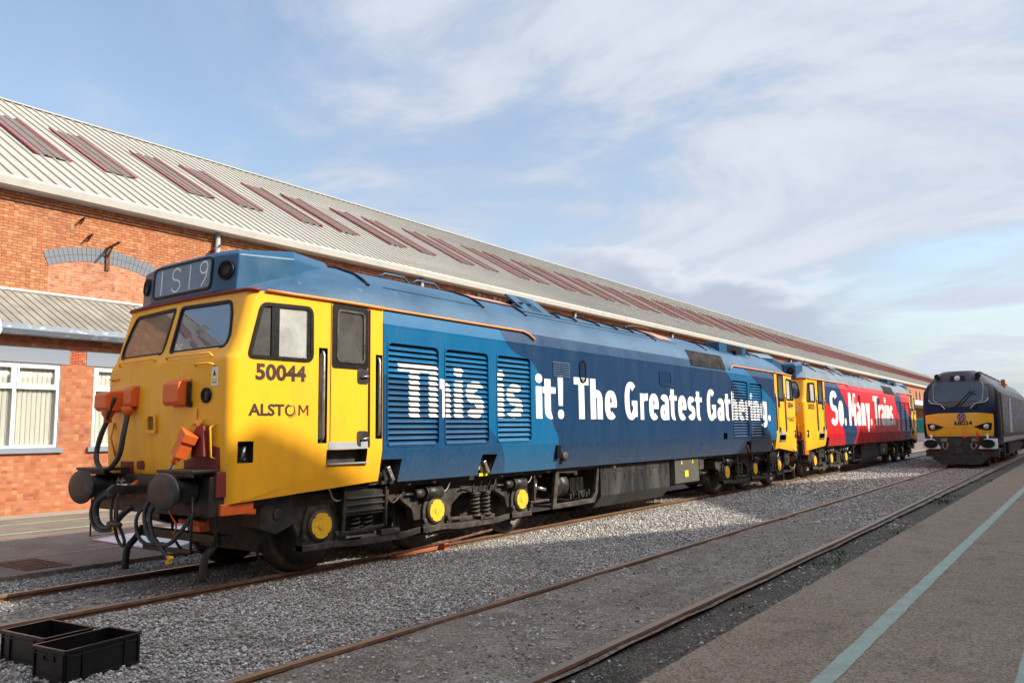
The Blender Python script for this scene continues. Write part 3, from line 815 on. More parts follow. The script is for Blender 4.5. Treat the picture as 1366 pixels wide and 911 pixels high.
# one window with its sub-parts, copied
MT['blind'] = None
m, nt, b = newmat('vertical_blind_fabric'); s = N(nt, 'ShaderNodeSeparateXYZ', {0: OBJ(nt)})
setb(nt, b, 'Base Color', MIX(nt, NOISE(nt, OBJ(nt), 1.2, 3), (.62, .63, .56), (.72, .73, .66))); b.inputs['Roughness'].default_value = .8
MT['blind'] = m
wi0 = None
f = MB()
def frame_rect(b, y0, y1, z0, z1, t, x0, x1):
    b.box(x0, x1, y0, y0+t, z0, z1); b.box(x0, x1, y1-t, y1, z0, z1); b.box(x0, x1, y0+t, y1-t, z0, z0+t); b.box(x0, x1, y0+t, y1-t, z1-t, z1)
Wd, Hh = 1.86, 1.87
frame_rect(f, .0, Wd, .0, Hh, .06, -.10, -.03)
f.box(-.095, -.035, Wd/2-.035, Wd/2+.035, .06, Hh-.06); f.box(-.093, -.037, .06, Wd/2-.035, 1.30, 1.37); f.box(-.093, -.037, Wd/2+.035, Wd-.06, 1.30, 1.37)
frame_rect(f, .07, Wd/2-.045, 1.38, Hh-.07, .035, -.085, -.02); frame_rect(f, Wd/2+.045, Wd-.07, 1.38, Hh-.07, .035, -.085, -.02)
w0 = f.build('window', MT['upvc'], wk, bevel=.004); w0.location = (0, wins[0]+.005, 1.435)
p = MB(); p.box(-.072, -.068, .05, Wd/2-.03, .05, 1.31); p.box(-.072, -.068, Wd/2+.03, Wd-.05, .05, 1.31); p.box(-.0721, -.0681, .05, Wd/2-.03, 1.35, Hh-.05); p.box(-.0721, -.0681, Wd/2+.03, Wd-.05, 1.35, Hh-.05)
p.build('pane', MT['pane'], w0)
p = MB(); rr = random.Random(3)
for i in range(int(Wd/.10)):
    a = rr.uniform(.25, .5); y = .04+i*.10
    p.add([(-.13-.030*math.sin(a), y-.002, .03), (-.13+.030*math.sin(a), y+.080, .03), (-.13+.030*math.sin(a), y+.080, Hh-.03), (-.13-.030*math.sin(a), y-.002, Hh-.03)], [(0, 1, 2, 3)])
p.build('blind', MT['blind'], w0)
s_ = MB(); s_.box(-.03, .07, -.10, Wd+.10, -.115, -.005); s_.build('sill', MT['lintel'], w0, bevel=.004)
s_ = MB(); s_.box(-.03, .012, -.20, Wd+.18, Hh+.012, Hh+.36); s_.build('lintel', MT['lintel'], w0, bevel=.003)
ksub = kids(w0)
for y in wins[1:]:
    c_ = w0.copy(); COL.objects.link(c_); c_.location = (0, y+.005, 1.435)
    for q in ksub:
        d_ = q.copy(); COL.objects.link(d_); d_.parent = c_
m = brick('terracotta_vent', (.05, .015, .01), (.06, .02, .01), (.62, .15, .07), scale=.45, msize=.022)
for y in wins[:-1]:
    b = MB(); b.box(.0, .008, y+Wd+.26-.02, y+Wd+.26+.24+.02, 3.34, 3.64)
    if y > -6 and y < 12: b.build('air_brick', m, wk)

# ---------------------------------------------------------------- shed to the side whose gables throw the shadow
shs = empty('gabled_brick_shed', (20, 0, 0), label='multi-gabled brick shed standing across the apron, its roofs throwing a zigzag shadow', cat='building')
pk = [9.5+16*k for k in range(-3, 2)]; vl = [1.5+16*k for k in range(-3, 3)]
prf = []
vl[3] = 2.9; pk[3] = 9.6
for v_, p_ in zip(vl, pk+[None]):
    prf.append((v_, 12.5))
    if p_ is not None: prf.append((p_, 16.2))
prf += [(36.8, 12.6), (36.9, 16.0), (150, 16.0)]
base = [(prf[0][0], -.1)]+prf+[(prf[-1][0], -.1)]
b = MB(); b.prism(base, 'x', 0, .4); b.build('gable_wall', brick('side_shed_brick', (.38, .13, .06), (.46, .17, .08), (.3, .2, .14)), shs)
b = MB()
for (a_, za), (c_, zc2) in zip(prf, prf[1:]): b.add([(.41, a_, za-.03), (40, a_, za-.03), (40, c_, zc2-.03), (.41, c_, zc2-.03)], [(0, 1, 2, 3)])
b.build('roof', MT['roof_grey'], shs)
b = MB()
for p_ in pk:
    for q in (-4.5, -.8, 2.9): b.box(-.02, -.004, p_+q, p_+q+1.6, 1.2, 4.2)
b.build('window_band', MT['rubber'], shs)
# ================================================================ LETTERING (strokes, cap height 1)
XH, LT, LH = .73, .262, .172
def se(cx, cy, rx, ry, a, p=2.35):
    c, s = math.cos(a), math.sin(a)
    return (cx+rx*math.copysign(abs(c)**(2/p), c), cy+ry*math.copysign(abs(s)**(2/p), s))
def g_arc(cx, cy, rx, ry, a0, a1, t=LT, th=LH, n=18):
    out = []
    for i in range(n):
        p = []
        for k in (i, i+1):
            a = R_(a0+(a1-a0)*k/n)
            p.append((se(cx, cy, rx, ry, a), se(cx, cy, max(rx-t, .004), max(ry-th, .004), a)))
        out.append([p[0][0], p[1][0], p[1][1], p[0][1]])
    return out
def g_rect(x0, x1, y0, y1): return [[(x0, y0), (x1, y0), (x1, y1), (x0, y1)]]
def g_dot(cx, cy, r, ry=None, n=16):
    return [[se(cx, cy, r, ry or r, 2*math.pi*i/n, 2.2) for i in range(n)]]
def glyph(ch, W):
    """strokes of a letter of width W; every stroke is a list of convex polygons"""
    S = []; t = LT; h = LH; x = XH
    t = min(t, W*.46)
    if ch == 'T': S = [g_rect(0, W, 1-h, 1), g_rect(W/2-t/2, W/2+t/2, 0, 1-h)]
    elif ch == 'h': S = [g_rect(0, t, 0, 1), g_arc(W/2, x-.26, W/2, .26, 0, 170, t, h*1.05), g_rect(W-t, W, 0, x-.26)]
    elif ch == 'n': S = [g_rect(0, t, 0, x-.01), g_arc(W/2, x-.26, W/2, .26, 0, 170, t, h*1.05), g_rect(W-t, W, 0, x-.26)]
    elif ch == 'r': S = [g_rect(0, t, 0, x-.01), g_arc(W, x-.27, W, .27, 88, 165, t, h*1.15)]
    elif ch == 'i': S = [g_rect(0, W, 0, x-.01), g_dot(W/2, .90, W*.56, .105)]
    elif ch == '!': S = [[[(W*.12, .30), (W*.88, .30), (W, 1), (0, 1)]], g_dot(W/2, .105, W*.56, .11)]
    elif ch == '.': S = [g_dot(W/2, .11, W*.5, .115)]
    elif ch == 's': r = (x+h)/4; S = [g_arc(W/2, x-r, W/2, r, 25, 272, t, h), g_arc(W/2, r, W/2, r, 92, -155, t, h)]
    elif ch == 'S': r = (1+h)/4; S = [g_arc(W/2, 1-r, W/2, r, 25, 272, t, h), g_arc(W/2, r, W/2, r, 92, -155, t, h)]
    elif ch == 'e': S = [g_arc(W/2, x/2, W/2, x/2+.01, 0, 312, t, h, 26), g_rect(t*.8, W-.02, x*.42, x*.42+.115)]
    elif ch == 'o': S = [g_arc(W/2, x/2, W/2, x/2+.01, 0, 360, t, h, 30)]
    elif ch == 'a': S = [g_rect(W-t, W, 0, x-.26), g_arc(W/2, x-.26, W/2, .265, 0, 150, t, h), g_arc(W*.47, .215, W*.47, .225, 0, 360, t*.92, h*.85, 24)]
    elif ch == 't': S = [g_rect(W*.14, W*.14+t, .22, .90), g_rect(0, W*.97, x-.155, x-.01), g_arc(W*.14+W*.46, .22, W*.46, .228, 180, 285, t, h)]
    elif ch == 'G': S = [g_arc(W/2, .5, W/2, .51, 48, 318, t, h, 26), g_rect(W-t*.95, W, .075, .5), g_rect(W*.55, W, .37, .51)]
    elif ch == 'g': S = [g_arc(W/2, x/2+.02, W/2, x/2-.01, 0, 360, t, h*.95, 28), g_rect(W-t, W, -.04, x-.01), g_arc(W/2, -.035, W/2, .205, 0, -150, t, h)]
    elif ch == 'M': S = [g_rect(0, t, 0, 1), g_rect(W-t, W, 0, 1), [[(0, 1), (t*1.1, 1), (W/2+.06, .28), (W/2-.08, .28)]], [[(W, 1), (W-t*1.1, 1), (W/2-.06, .28), (W/2+.08, .28)]]]
    elif ch == 'y': S = [[[(0, x), (t*1.05, x), (W*.62, .02), (W*.38, .02)]], [[(W, x), (W-t*1.05, x), (W*.20, -.22), (W*.20+t, -.22)]]]
    return S
def clip(poly, ax, lim, keep_low):
    out = []; n = len(poly)
    for i in range(n):
        a, b = poly[i], poly[(i+1) % n]
        ia = (a[ax] <= lim) if keep_low else (a[ax] >= lim); ib = (b[ax] <= lim) if keep_low else (b[ax] >= lim)
        if ia: out.append(a)
        if ia != ib:
            t = (lim-a[ax])/(b[ax]-a[ax]); out.append((a[0]+(b[0]-a[0])*t, a[1]+(b[1]-a[1])*t))
    return out if len(out) > 2 else []
def clipbox(poly, y0, y1, z0, z1):
    for ax, lim, lo in ((0, y0, False), (0, y1, True), (1, z0, False), (1, z1, True)):
        poly = clip(poly, ax, lim, lo)
        if not poly: return []
    return poly
def lettering(name, items, z0, capfun, louvres, parent, matn, xside=1.36):
    """items: (char, y0, y1). Letters sit on the flat side, or on the slats where a louvre panel is."""
    b = MB()
    cells = []
    def add(poly, fn):
        if poly: b.add([fn(y, z) for y, z in poly], [list(range(len(poly)))])
    for ch, y0, y1 in items:
        H = capfun(y0)
        W = (y1-y0)/H
        for k, st in enumerate(glyph(ch, W)):
            off = .0022+k*.0006
            for poly in st:
                P = [(y0+p[0]*H, z0+p[1]*H) for p in poly]
                ys = [p[0] for p in P]; lo, hi = min(ys), max(ys)
                cuts = sorted([c for L in louvres for c in (L[0], L[1]) if lo < c < hi]); edges = [lo-1]+cuts+[hi+1]
                for a, c in zip(edges, edges[1:]):
                    mid = (max(a, lo)+min(c, hi))/2
                    L = next((L for L in louvres if L[0] < mid < L[1]), None)
                    Q = clipbox(P, a, c, -9, 9)
                    if not Q: continue
                    if L is None: add(Q, lambda y, z: (xside+off, y, z)); continue
                    add(clipbox(Q, a, c, L[3], 9), lambda y, z: (xside+off, y, z)); add(clipbox(Q, a, c, -9, L[2]), lambda y, z: (xside+off, y, z))
                    n, pit, g = slats(L)
                    for i in range(n):
                        s0 = L[2]+g+i*pit
                        add(clipbox(Q, a, c, s0, s0+pit*.62), lambda y, z: (slat_x(z-s0, pit, xside)+off*.7, y, z))
    return b.build(name, matn, parent)
SLAT_D = .060
def slats(L):
    h = L[3]-L[2]-.03; n = int(round(h/L[4])); return n, h/n, .015
def slat_x(dz, pit, xs):       # outer face of a slat: lower lip out, top leaning in
    return xs-.002-SLAT_D*.55*(dz/(pit*.62))
def louvre_panel(L, parent, m, frame_m, xside=1.36, name='louvre_panel'):
    y0, y1, z0, z1, pit0 = L
    o = MB(); out = rpoly(rect2(y0-.012, y1+.012, z0-.012, z1+.012), .09, 4); inn = rpoly(rect2(y0+.006, y1-.006, z0+.006, z1-.006), .085, 4)
    o.ring(out, inn, 'x', xside-.06, xside+.008)
    fr = o.build(name, m, parent)
    bk = MB(); bk.prism(rpoly(rect2(y0, y1, z0, z1), .085, 4), 'x', xside-.0745, xside-.071); bk.build('backing', MT['rubber'], fr)
    s = MB(); n, pit, g = slats(L)
    for i in range(n):
        a = z0+g+i*pit; hh = pit*.62
        e = .03 if i in (0, n-1) else .0
        s.prism([(slat_x(0, pit, xside), a), (slat_x(hh, pit, xside), a+hh), (slat_x(hh, pit, xside)-.006, a+hh-.002), (slat_x(0, pit, xside)-.010, a-.001)], 'y', y0+.006+e, y1-.006-e)
    s.build('slats', m, fr)
    bt = MB()
    rr = random.Random(int(y0*10))
    k = int((y1-y0)/.16)
    for i in range(k+1):
        for z in (z0-.05, z1+.055): bt.lathe([(.010, 0), (.007, .004)], (xside, y0+(y1-y0)*i/k, z), (1, 0, 0), 6)
    k = int((z1-z0)/.2)
    for i in range(1, k):
        for y in (y0-.05, y1+.05): bt.lathe([(.010, 0), (.007, .004)], (xside, y, z0+(z1-z0)*i/k), (1, 0, 0), 6)
    bt.build('rivets', m, fr)
    return fr

# ================================================================ CLASS OF LOCOMOTIVE WITH THE HEADCODE BOX
LEN = 20.88
ROOFP = [(1.362, 3.03), (1.325, 3.215), (1.245, 3.405), (1.09, 3.575), (.86, 3.725), (.52, 3.855), (.22, 3.915), (0, 3.925)]
LOWP = [(1.285, 1.00), (1.36, 1.42)]
def sidex(y):      # half width of the cab near the ends
    yy = min(y, LEN-y)
    return interp(yy, [(.3, 1.27), (1.9, 1.355), (2.65, 1.36)])
def fz(z):         # y of the cab front at the centre line
    return interp(z, [(.9, .46), (1.2, .44), (1.8, .41), (2.44, .42), (2.50, .45), (2.56, .50), (3.15, .655), (3.22, .67), (3.4, .80)])
def front_y(x, z): return fz(z)+.055*(abs(x)/1.2)**2.2
def zbot(y): return interp(y, [(.3, .90), (.55, .905), (.9, .975), (1.25, 1.07), (1.6, 1.10), (2.35, 1.06), (3, 1.0)])
def cab_outline(z, shrink=0., bottom=False):
    w = sidex(.6)-shrink
    if z < 1.42: w = w-(1.42-z)*.02
    r = .12
    yk = front_y(w-r, z)+shrink
    pts = []
    for x in np.linspace(0, w-r, 7): pts.append((x, front_y(x, z)+shrink))
    cx, cy = w-r, yk+r
    for a in (72, 54, 36, 18, 0): pts.append((cx+r*math.cos(R_(a)), cy-r*math.sin(R_(a))))
    for y in (.9, 1.25, 1.6, 1.9, 2.35, 2.65):
        wx = sidex(y)-shrink
        if z < 1.42: wx -= (1.42-z)*interp(y, [(.9, .04), (2.65, .18)])
        pts.append((wx, y))
    return pts
def cab_solid(levels, shrink, zb=None):
    b = MB(); rows = []
    for k, z in enumerate(levels):
        h = cab_outline(z, shrink)
        full = [(-x, y) for x, y in h[:0:-1]]+h
        row = []
        for x, y in full:
            zz = z
            if zb and k == 0: zz = zbot(y) if abs(x) > 1.1 or y > .75 else 1.20
            elif zb and k == 1: zz = max(z, (zbot(y) if abs(x) > 1.1 or y > .75 else 1.2)+.03)
            row.append((x, y, zz))
        rows.append(row)
    n = len(rows[0])
    for r in rows: b.v += r
    for k in range(len(rows)-1):
        for i in range(n-1):
            b.f.append([k*n+i, k*n+i+1, (k+1)*n+i+1, (k+1)*n+i]); b.m.append(0); b.sm.append(False)
    for k, fl in ((0, True), (len(rows)-1, False)):
        b.f.append([k*n+i for i in range(n)]); b.m.append(0); b.sm.append(False)
    b.f.append([k*n for k in range(len(rows))]+[k*n+n-1 for k in range(len(rows))][::-1]); b.m.append(0); b.sm.append(False)
    return b
# window outlines
WS = [(.075, 2.58), (.060, 3.135), (.99, 3.12), (1.06, 2.98), (1.125, 2.72), (1.10, 2.585)]       # windscreen in (x, z), mirrored
WSR = [.05, .05, .06, .04, .05, .07]
CW = [(.70, 2.47), (.86, 3.08), (1.53, 3.10), (1.54, 2.47)]                        # cab side window in (y, z)
CWR = [.07, .07, .09, .09]
DW = rect2(1.90, 2.33, 2.50, 3.12)
def smap(side):    # prisms drawn at x = offset from the side skin, for y, z in the side plane
    return lambda x, y, z: ((sidex(y)+x)*side, y, z)
def fmap(x, y, z): return (x, front_y(x, z)+y, z)
def panel_text(body, size, off, yc, zc, parent, m, name, fn, xs=1.):
    V, Fs = text_mesh(body, size, off, xs)
    b = MB(); b.add([fn(x, z) for x, z in V], Fs); return b.build(name, m, parent)
def make_cab(L, number, maker, flip, detail=True, lower=None):
    """cab at the y=0 end (local coordinates of the locomotive); flip turns everything half round for the other end"""
    new = []
    def bd(b, name, m, parent=None, **k):
        if flip: b.v = [(-x, LEN-y, z) for x, y, z in b.v]
        o = b.build(name, m, parent or L, **k); new.append(o); return o
    lv = [1.0, 1.15, 1.42, 1.8, 2.2, 2.42, 2.48, 2.54, 2.7, 3.0, 3.16, 3.215]
    sh = cab_solid(lv, 0., True)
    cab_o = bd(sh, 'cab_body', MT['yellow'])
    bv = []
    inn = cab_solid([1.62, 2.0, 2.42, 2.54, 2.7, 3.0, 3.14], .06)
    cuts = [bd(inn, 'cut', MT['tan'])]
    for s in (-1, 1):
        c = MB(); c.prism(rpoly([(s*x, z) for x, z in WS], WSR), 'y', -.3, .95); cuts.append(bd(c, 'cut', MT['yellow']))
        c = MB(); c.prism(rpoly(CW, CWR), 'x', 1.1*s, 1.6*s); cuts.append(bd(c, 'cut', MT['yellow']))
        c = MB(); c.prism(rpoly(DW, .06), 'x', 1.1*s, 1.6*s); cuts.append(bd(c, 'cut', MT['yellow']))
        # recess behind each hand rail, lamp socket and step
        for y0, y1, z0, z1 in ((1.63, 1.76, 1.52, 2.64), (2.53, 2.645, 1.56, 2.62), (.60, .79, 1.33, 1.56), (1.76, 2.40, 1.275, 1.44)):
            c = MB(); c.box(*sorted((s*(1.205 if y0 < 1 or z1 < 1.5 else 1.29), s*1.6)), y0, y1, z0, z1); cuts.append(bd(c, 'cut', MT['black']))
    for c in cuts:
        if c in new: new.remove(c)
    carve(cab_o, cuts)
    cab_o.data.polygons.foreach_set('use_smooth', [True]*len(cab_o.data.polygons)); cab_o.data.set_sharp_from_angle(angle=R_(27))
    m_ = cab_o.modifiers.new('bevel', 'BEVEL'); m_.width = .010; m_.segments = 2; m_.limit_method = 'ANGLE'; m_.angle_limit = R_(50)
    m_ = cab_o.modifiers.new('normals', 'WEIGHTED_NORMAL'); m_.keep_sharp = True
    # interior
    b = MB(); b.box(-1.2, 1.2, .62, 2.6, 1.60, 1.615); b.box(-1.2, 1.2, 2.50, 2.53, 1.6, 3.13); bd(b, 'cab_interior', MT['tan'])
    b = MB(); b.box(-1.15, 1.15, .60, .95, 2.0, 2.44); b.box(.1, .6, .7, 1.0, 2.44, 2.56); bd(b, 'control_desk', MT['black'], bevel=.02)
    for x in (-.65, .65):
        b = MB(); b.box(x-.24, x+.24, 1.25, 1.7, 2.0, 2.12); b.box(x-.24, x+.24, 1.66, 1.78, 2.05, 2.85); b.cyl((x, 1.45, 1.6), (x, 1.45, 2.0), .05)
        bd(b, 'driver_seat', MT['seat'], bevel=.04)
    for s in (-1, 1):
        # windscreen
        pts = rpoly([(s*x, z) for x, z in WS], WSR)
        b = MB(); b.ring(inset(pts, -.012), inset(pts, .022), 'y', -.010, .03, fn=fmap); w = bd(b, 'windscreen_seal', MT['rubber'])
        b = MB(); b.prism(inset(pts, .01), 'y', .010, .014, fn=fmap); bd(b, 'windscreen', MT['glass'] if s > 0 else MT['glass_tan'], w)
        # ledge rail and lamp bracket rail below the screens
        b = MB(); b.tube([fmap(s*.12, -.0, 2.50), fmap(s*.14, -.05, 2.52), fmap(s*.95, -.05, 2.52), fmap(s*.98, 0., 2.48)], .011); bd(b, 'screen_rail', MT['yellow'])
        # wipers
        if False:
            b = MB(); b.tube([fmap(s*.30, -.02, 2.57), fmap(s*.42, -.045, 2.78), fmap(s*.58, -.03, 2.93)], .009, 6); b.bar(fmap(s*.50, -.022, 2.70), fmap(s*.66, -.022, 3.04), .012, .012)
            bd(b, 'wiper', MT['rubber'])
        fn = smap(s)
        # cab side window: black frame, sliding pane and fixed pane
        P = rpoly(CW, CWR)
        b = MB(); b.ring(inset(P, -.015), inset(P, .028), 'x', -.03, .010, fn=fn); b.prism(rect2(.985, 1.085, 2.49, 3.09), 'x', -.025, .004, fn=fn); b.prism(rect2(1.47, 1.52, 2.49, 3.07), 'x', -.022, .002, fn=fn)
        w = bd(b, 'side_window_frame', MT['rubber'])
        b = MB(); b.prism(rpoly([(.72, 2.49), (.87, 3.06), (.99, 3.06), (.99, 2.49)], .03), 'x', -.016, -.012, fn=fn); bd(b, 'quarter_light', MT['glass_dark'], w)
        b = MB(); b.prism(rect2(1.08, 1.475, 2.495, 3.065), 'x', -.017, -.012, fn=fn); bd(b, 'sliding_pane', MT['glass_hazy'], w)
        b = MB(); b.ring(rect2(1.08, 1.475, 2.495, 3.065), rect2(1.095, 1.46, 2.51, 3.05), 'x', -.019, -.008, fn=fn); bd(b, 'sliding_frame', MT['steel'], w)
        # door: leaf with window, lock plates, kick plate
        b = MB(); o1 = rpoly(rect2(1.80, 2.41, 1.46, 3.20), .03)
        b.ring(inset(o1, -.001), inset(o1, .010), 'x', -.01, .0035, fn=fn); b.prism(rect2(2.415, 2.43, 1.46, 3.18), 'x', -.01, .012, fn=fn)
        d = bd(b, 'cab_door', MT['brown_text'])
        P = rpoly(DW, .06)
        b = MB(); b.ring(rpoly(rect2(1.82, 2.395, 2.41, 3.195), .05), inset(P, -.0), 'x', -.012, .005, fn=fn); bd(b, 'window_surround', MT['rubber'], d)
        b = MB(); b.ring(inset(P, -.012), inset(P, .014), 'x', -.01, .013, fn=fn); bd(b, 'window_rim', MT['grime'], d)
        b = MB(); b.prism(inset(P, .008), 'x', -.008, -.004, fn=fn); bd(b, 'door_pane', MT['glass_dark'], d)
        for zc in (2.33, 1.565):
            b = MB(); b.prism(rpoly(rect2(2.22, 2.405, zc-.095, zc+.095), .045), 'x', -.004, .005, fn=fn); pl = bd(b, 'lock_plate', MT['black'], d)
            b = MB(); b.tube([fn(.02, 2.28, zc-.01), fn(.035, 2.33, zc+.0), fn(.03, 2.385, zc+.005)], .011, 6); b.cyl(fn(0, 2.37, zc+.003), fn(.03, 2.37, zc+.003), .016, n=8); bd(b, 'door_handle', MT['steel'], d)
        b = MB(); b.prism(rect2(1.78, 2.40, 1.445, 1.53), 'x', -.004, .006, fn=fn); bd(b, 'kick_plate', MT['galv'], d)
        b = MB(); b.prism(rect2(1.77, 2.41, 1.268, 1.282), 'x', -.05, .02, fn=fn); bd(b, 'step', MT['galv'], d)
        for y, z0, z1 in ((1.695, 1.55, 2.61), (2.588, 1.59, 2.59)):
            b = MB(); b.tube([fn(-.05, y, z0), fn(-.0, y, z0+.02), fn(.012, y, z0+.06), fn(.012, y, z1-.06), fn(0, y, z1-.02), fn(-.05, y, z1)], .018, 8)
            bd(b, 'hand_rail', MT['steel'])
        b = MB(); b.tube([fn(-.05, .66, 1.36), fn(-.02, .68, 1.42), fn(-.03, .70, 1.50)], .02, 6);  b.cyl(fn(-.03, .69, 1.37), fn(0, .69, 1.37), .012, n=6); bd(b, 'lamp_socket', MT['steel'])
        # number and maker's name on the side
        def tf(yc, zc):
            sg = 1 if s > 0 else -1
            return lambda x, z: fn(.0022, yc+x*sg, zc+z)
        panel_yc = 1.12
        V, Fs = text_mesh(number, .24, .0095, 1.10)
        b = MB(); b.add([tf(panel_yc, 2.235)(x, z) for x, z in V], Fs); bd(b, 'number', MT['brown_text'])
        if maker == 'word':
            V, Fs = text_mesh('ALST', .175, .0065, 1.13)
            b = MB(); b.add([tf(.945, 1.84)(x, z) for x, z in V], Fs)
            f_ = tf(1.425, 1.84)
            for q_, e_ in (([(-.068, 0), (-.046, 0), (-.046, .122), (-.068, .122)], 0), ([(.046, 0), (.068, 0), (.068, .122), (.046, .122)], 0), ([(-.068, .122), (-.044, .122), (.010, .035), (-.010, .035)], .0005), ([(.068, .122), (.044, .122), (-.010, .035), (.010, .035)], .001)):
                P_ = [Vector(f_(x, z)) for x, z in q_]; b.add([(p.x+e_*s, p.y, p.z) for p in P_], [(0, 1, 2, 3)])
            oc = 1.245; sg = s
            for (ry, rz, th0, th1, a0, a1) in ((.070, .070, .022, .022, 100, 300), (.070, .070, .022, .008, 300, 420), (.048, .052, .012, .004, 60, 220), (.088, .084, .003, .010, 250, 340)):
                q = []
                for i in range(17):
                    a = R_(a0+(a1-a0)*i/16); th = th0+(th1-th0)*i/16
                    q.append(((ry*math.cos(a), rz*math.sin(a)), ((ry-th)*math.cos(a), (rz-th)*math.sin(a))))
                off = .0026 if ry > .06 and ry < .072 else .0030
                for i in range(16):
                    b.add([fn(off, oc+sg*p[0], 1.90+p[1]) for p in (q[i][0], q[i+1][0], q[i+1][1], q[i][1])], [(0, 1, 2, 3)])
            bd(b, 'maker_name', MT['brown_text'])
        else:      # a small round crest
            b = MB()
            b.ring([(1.12+.17*math.cos(i*math.pi/10), 1.95+.17*math.sin(i*math.pi/10)) for i in range(20)], [(1.12+.14*math.cos(i*math.pi/10), 1.95+.14*math.sin(i*math.pi/10)) for i in range(20)], 'x', .001, .003, fn=fn)
            b.prism([(1.12+.07*math.cos(i*math.pi/4)*(1 if i % 2 else .6), 1.96+.12*math.sin(i*math.pi/4)) for i in range(8)], 'x', .001, .003, fn=fn)
            bd(b, 'crest', mat('crest_gold', (.45, .33, .08), .5))
    # maroon panel at the foot of the front, buffer beam
    b = MB()
    pts = [(.62, 1.22), (.60, 1.36), (.68, 1.42), (.80, 1.50), (.86, 1.66), (.93, 1.74), (1.08, 1.73), (1.12, 1.52), (1.17, 1.49)]
    b.prism([(.55, 1.205), (.56, 1.36), (.66, 1.38), (.74, 1.42), (.80, 1.66), (.86, 1.74), (1.0, 1.735), (1.04, 1.52), (1.15, 1.50), (1.15, 1.205)], 'y', -.012, .01, fn=fmap)
    bd(b, 'primer_panel', MT['maroon'])
    b = MB(); b.prism(rect2(-.82, -.52, 1.205, 1.34), 'y', -.010, .01, fn=fmap); bd(b, 'primer_panel', MT['maroon'])
    b = MB(); b.prism(rpoly(rect2(-.42, -.26, 1.25, 1.35), .04), 'y', -.010, .01, fn=fmap); bd(b, 'primer_panel', MT['maroon'])
    b = MB(); b.box(.95, 1.225, .40, .52, .98, 1.25); bd(b, 'corner_plate', MT['maroon'], bevel=.01)
    b = MB(); b.box(-1.2, 1.2, .34, .62, .78, 1.20); b.box(-1.18, 1.18, .6, 1.2, .86, 1.1); bd(b, 'buffer_beam', MT['black'], bevel=.015)
    b = MB(); b.box(1.02, 1.24, .45, .85, .79, .91); b.box(1.05, 1.19, .8, .92, .77, .83); bd(b, 'orange_bracket', MT['orange'], bevel=.008)
    # buffers
    for s in (-1, 1):
        b = MB()
        b.lathe([(.16, .34), (.165, .30), (.13, .29), (.13, .10)], (.87*s, 0, 1.06), (0, 1, 0), 20)
        b.v = [(x, y, z) for x, y, z in b.v]
        b.lathe([(.095, .05), (.095, .15)], (.87*s, 0, 1.06), (0, 1, 0), 18)
        bf = bd(b, 'buffer', MT['black'])
        b = MB(); b.lathe([(.06, .05), (.17, .055), (.225, .040), (.232, .02), (.222, .006), (.12, -.006), (.0, -.010)], (.87*s, 0, 1.06), (0, 1, 0), 36, caps=False); b.v = [(.87*s+(x-.87*s)*1.22, y, 1.06+(z-1.06)*.83) for x, y, z in b.v]; bd(b, 'buffer_head', MT['grime'], bf)
        b = MB()
        b.box(*sorted((s*.55, s*1.22)), -.0+.12, .42, 1.245, 1.275); b.box(*sorted((s*.58, s*1.20)), .13, .16, 1.20, 1.246)
        bd(b, 'step_plate', MT['black'], bevel=.006)
        # light wire step frame
        b = MB()
        for y in (.20, .46): pass
        b.tube([(s*1.05, .24, 1.0), (s*1.05, .24, .47), (s*1.05, .52, .47), (s*1.05, .52, 1.0)], .011 if s < 0 else .018, 6)
        if s > 0: b.bar((1.05, .24, .80), (1.05, .52, .80), .02, .02)
        bd(b, 'footstep', MT['black'])
        # guard irons and pipes down to the rail
        b = MB(); b.tube([(s*.80, .75, .55), (s*.80, .66, .42), (s*.80, .56, .30), (s*.80, .55, .07)], .042, 8, smooth=4); b.v = [(x*1.0, y, z) for x, y, z in b.v]; bd(b, 'guard_iron', MT['black'])
    b = MB(); b.box(-.9, .9, .72, .84, .44, .54); b.bar((-.5, .6, .35), (.5, .6, .35), .04, .05); bd(b, 'cross_stay', MT['black'], bevel=.01)
    # draw hook and shackle
    b = MB(); b.prism([(.05, 1.10), (-.05, 1.12), (-.12, 1.06), (-.10, .98), (-.05, .98), (-.04, 1.03), (.05, 1.0), (.34, 1.0), (.34, 1.10)], 'x', -.03, .03); b.box(-.14, .14, .30, .345, .92, 1.18); hk = bd(b, 'draw_hook', MT['black'], bevel=.008)
    b = MB(); b.tube([(-.05, -.02, 1.02), (-.06, -.03, .85), (-.05, -.02, .70), (.05, -.02, .70), (.06, -.03, .85), (.05, -.02, 1.02)], .018, 8, smooth=3); b.cyl((-.12, -.02, .69), (.12, -.02, .69), .028); b.tube([(-.05, -.0, .69), (-.07, .06, .52), (0, .08, .45), (.07, .06, .52), (.05, 0, .69)], .018, 8, smooth=4); bd(b, 'screw_coupling', MT['grime'], hk)
    # brake and air hoses
    def hose(path, r=.022, m='hose', nm='air_hose', tap=None, end=None):
        b = MB(); b.tube(path, r, 8, smooth=6); h = bd(b, nm, MT[m])
        if end:
            b = MB(); p = Vector(path[-1]); b.obox(p, ((1, 0, 0), (0, 1, 0), (0, 0, 1)), (.03, .02, .04)); b.cyl(p, p+Vector((.07, 0, .03)), .018, n=8); bd(b, 'hose_end', MT[end], h, bevel=.008)
        return h
    hose([(-.32, .30, 1.02), (-.42, .14, 1.0), (-.58, .08, .90), (-.60, .08, .72), (-.45, .08, .62), (-.28, .10, .64), (-.10, .12, .78), (-.02, .18, .86)], .035, nm='vacuum_hose')
    hose([(-.42, .32, 1.05), (-.62, .12, .98), (-.72, .08, .80), (-.66, .08, .64), (-.48, .08, .585), (-.22, .1, .61)], .022, end='yellow_dull')
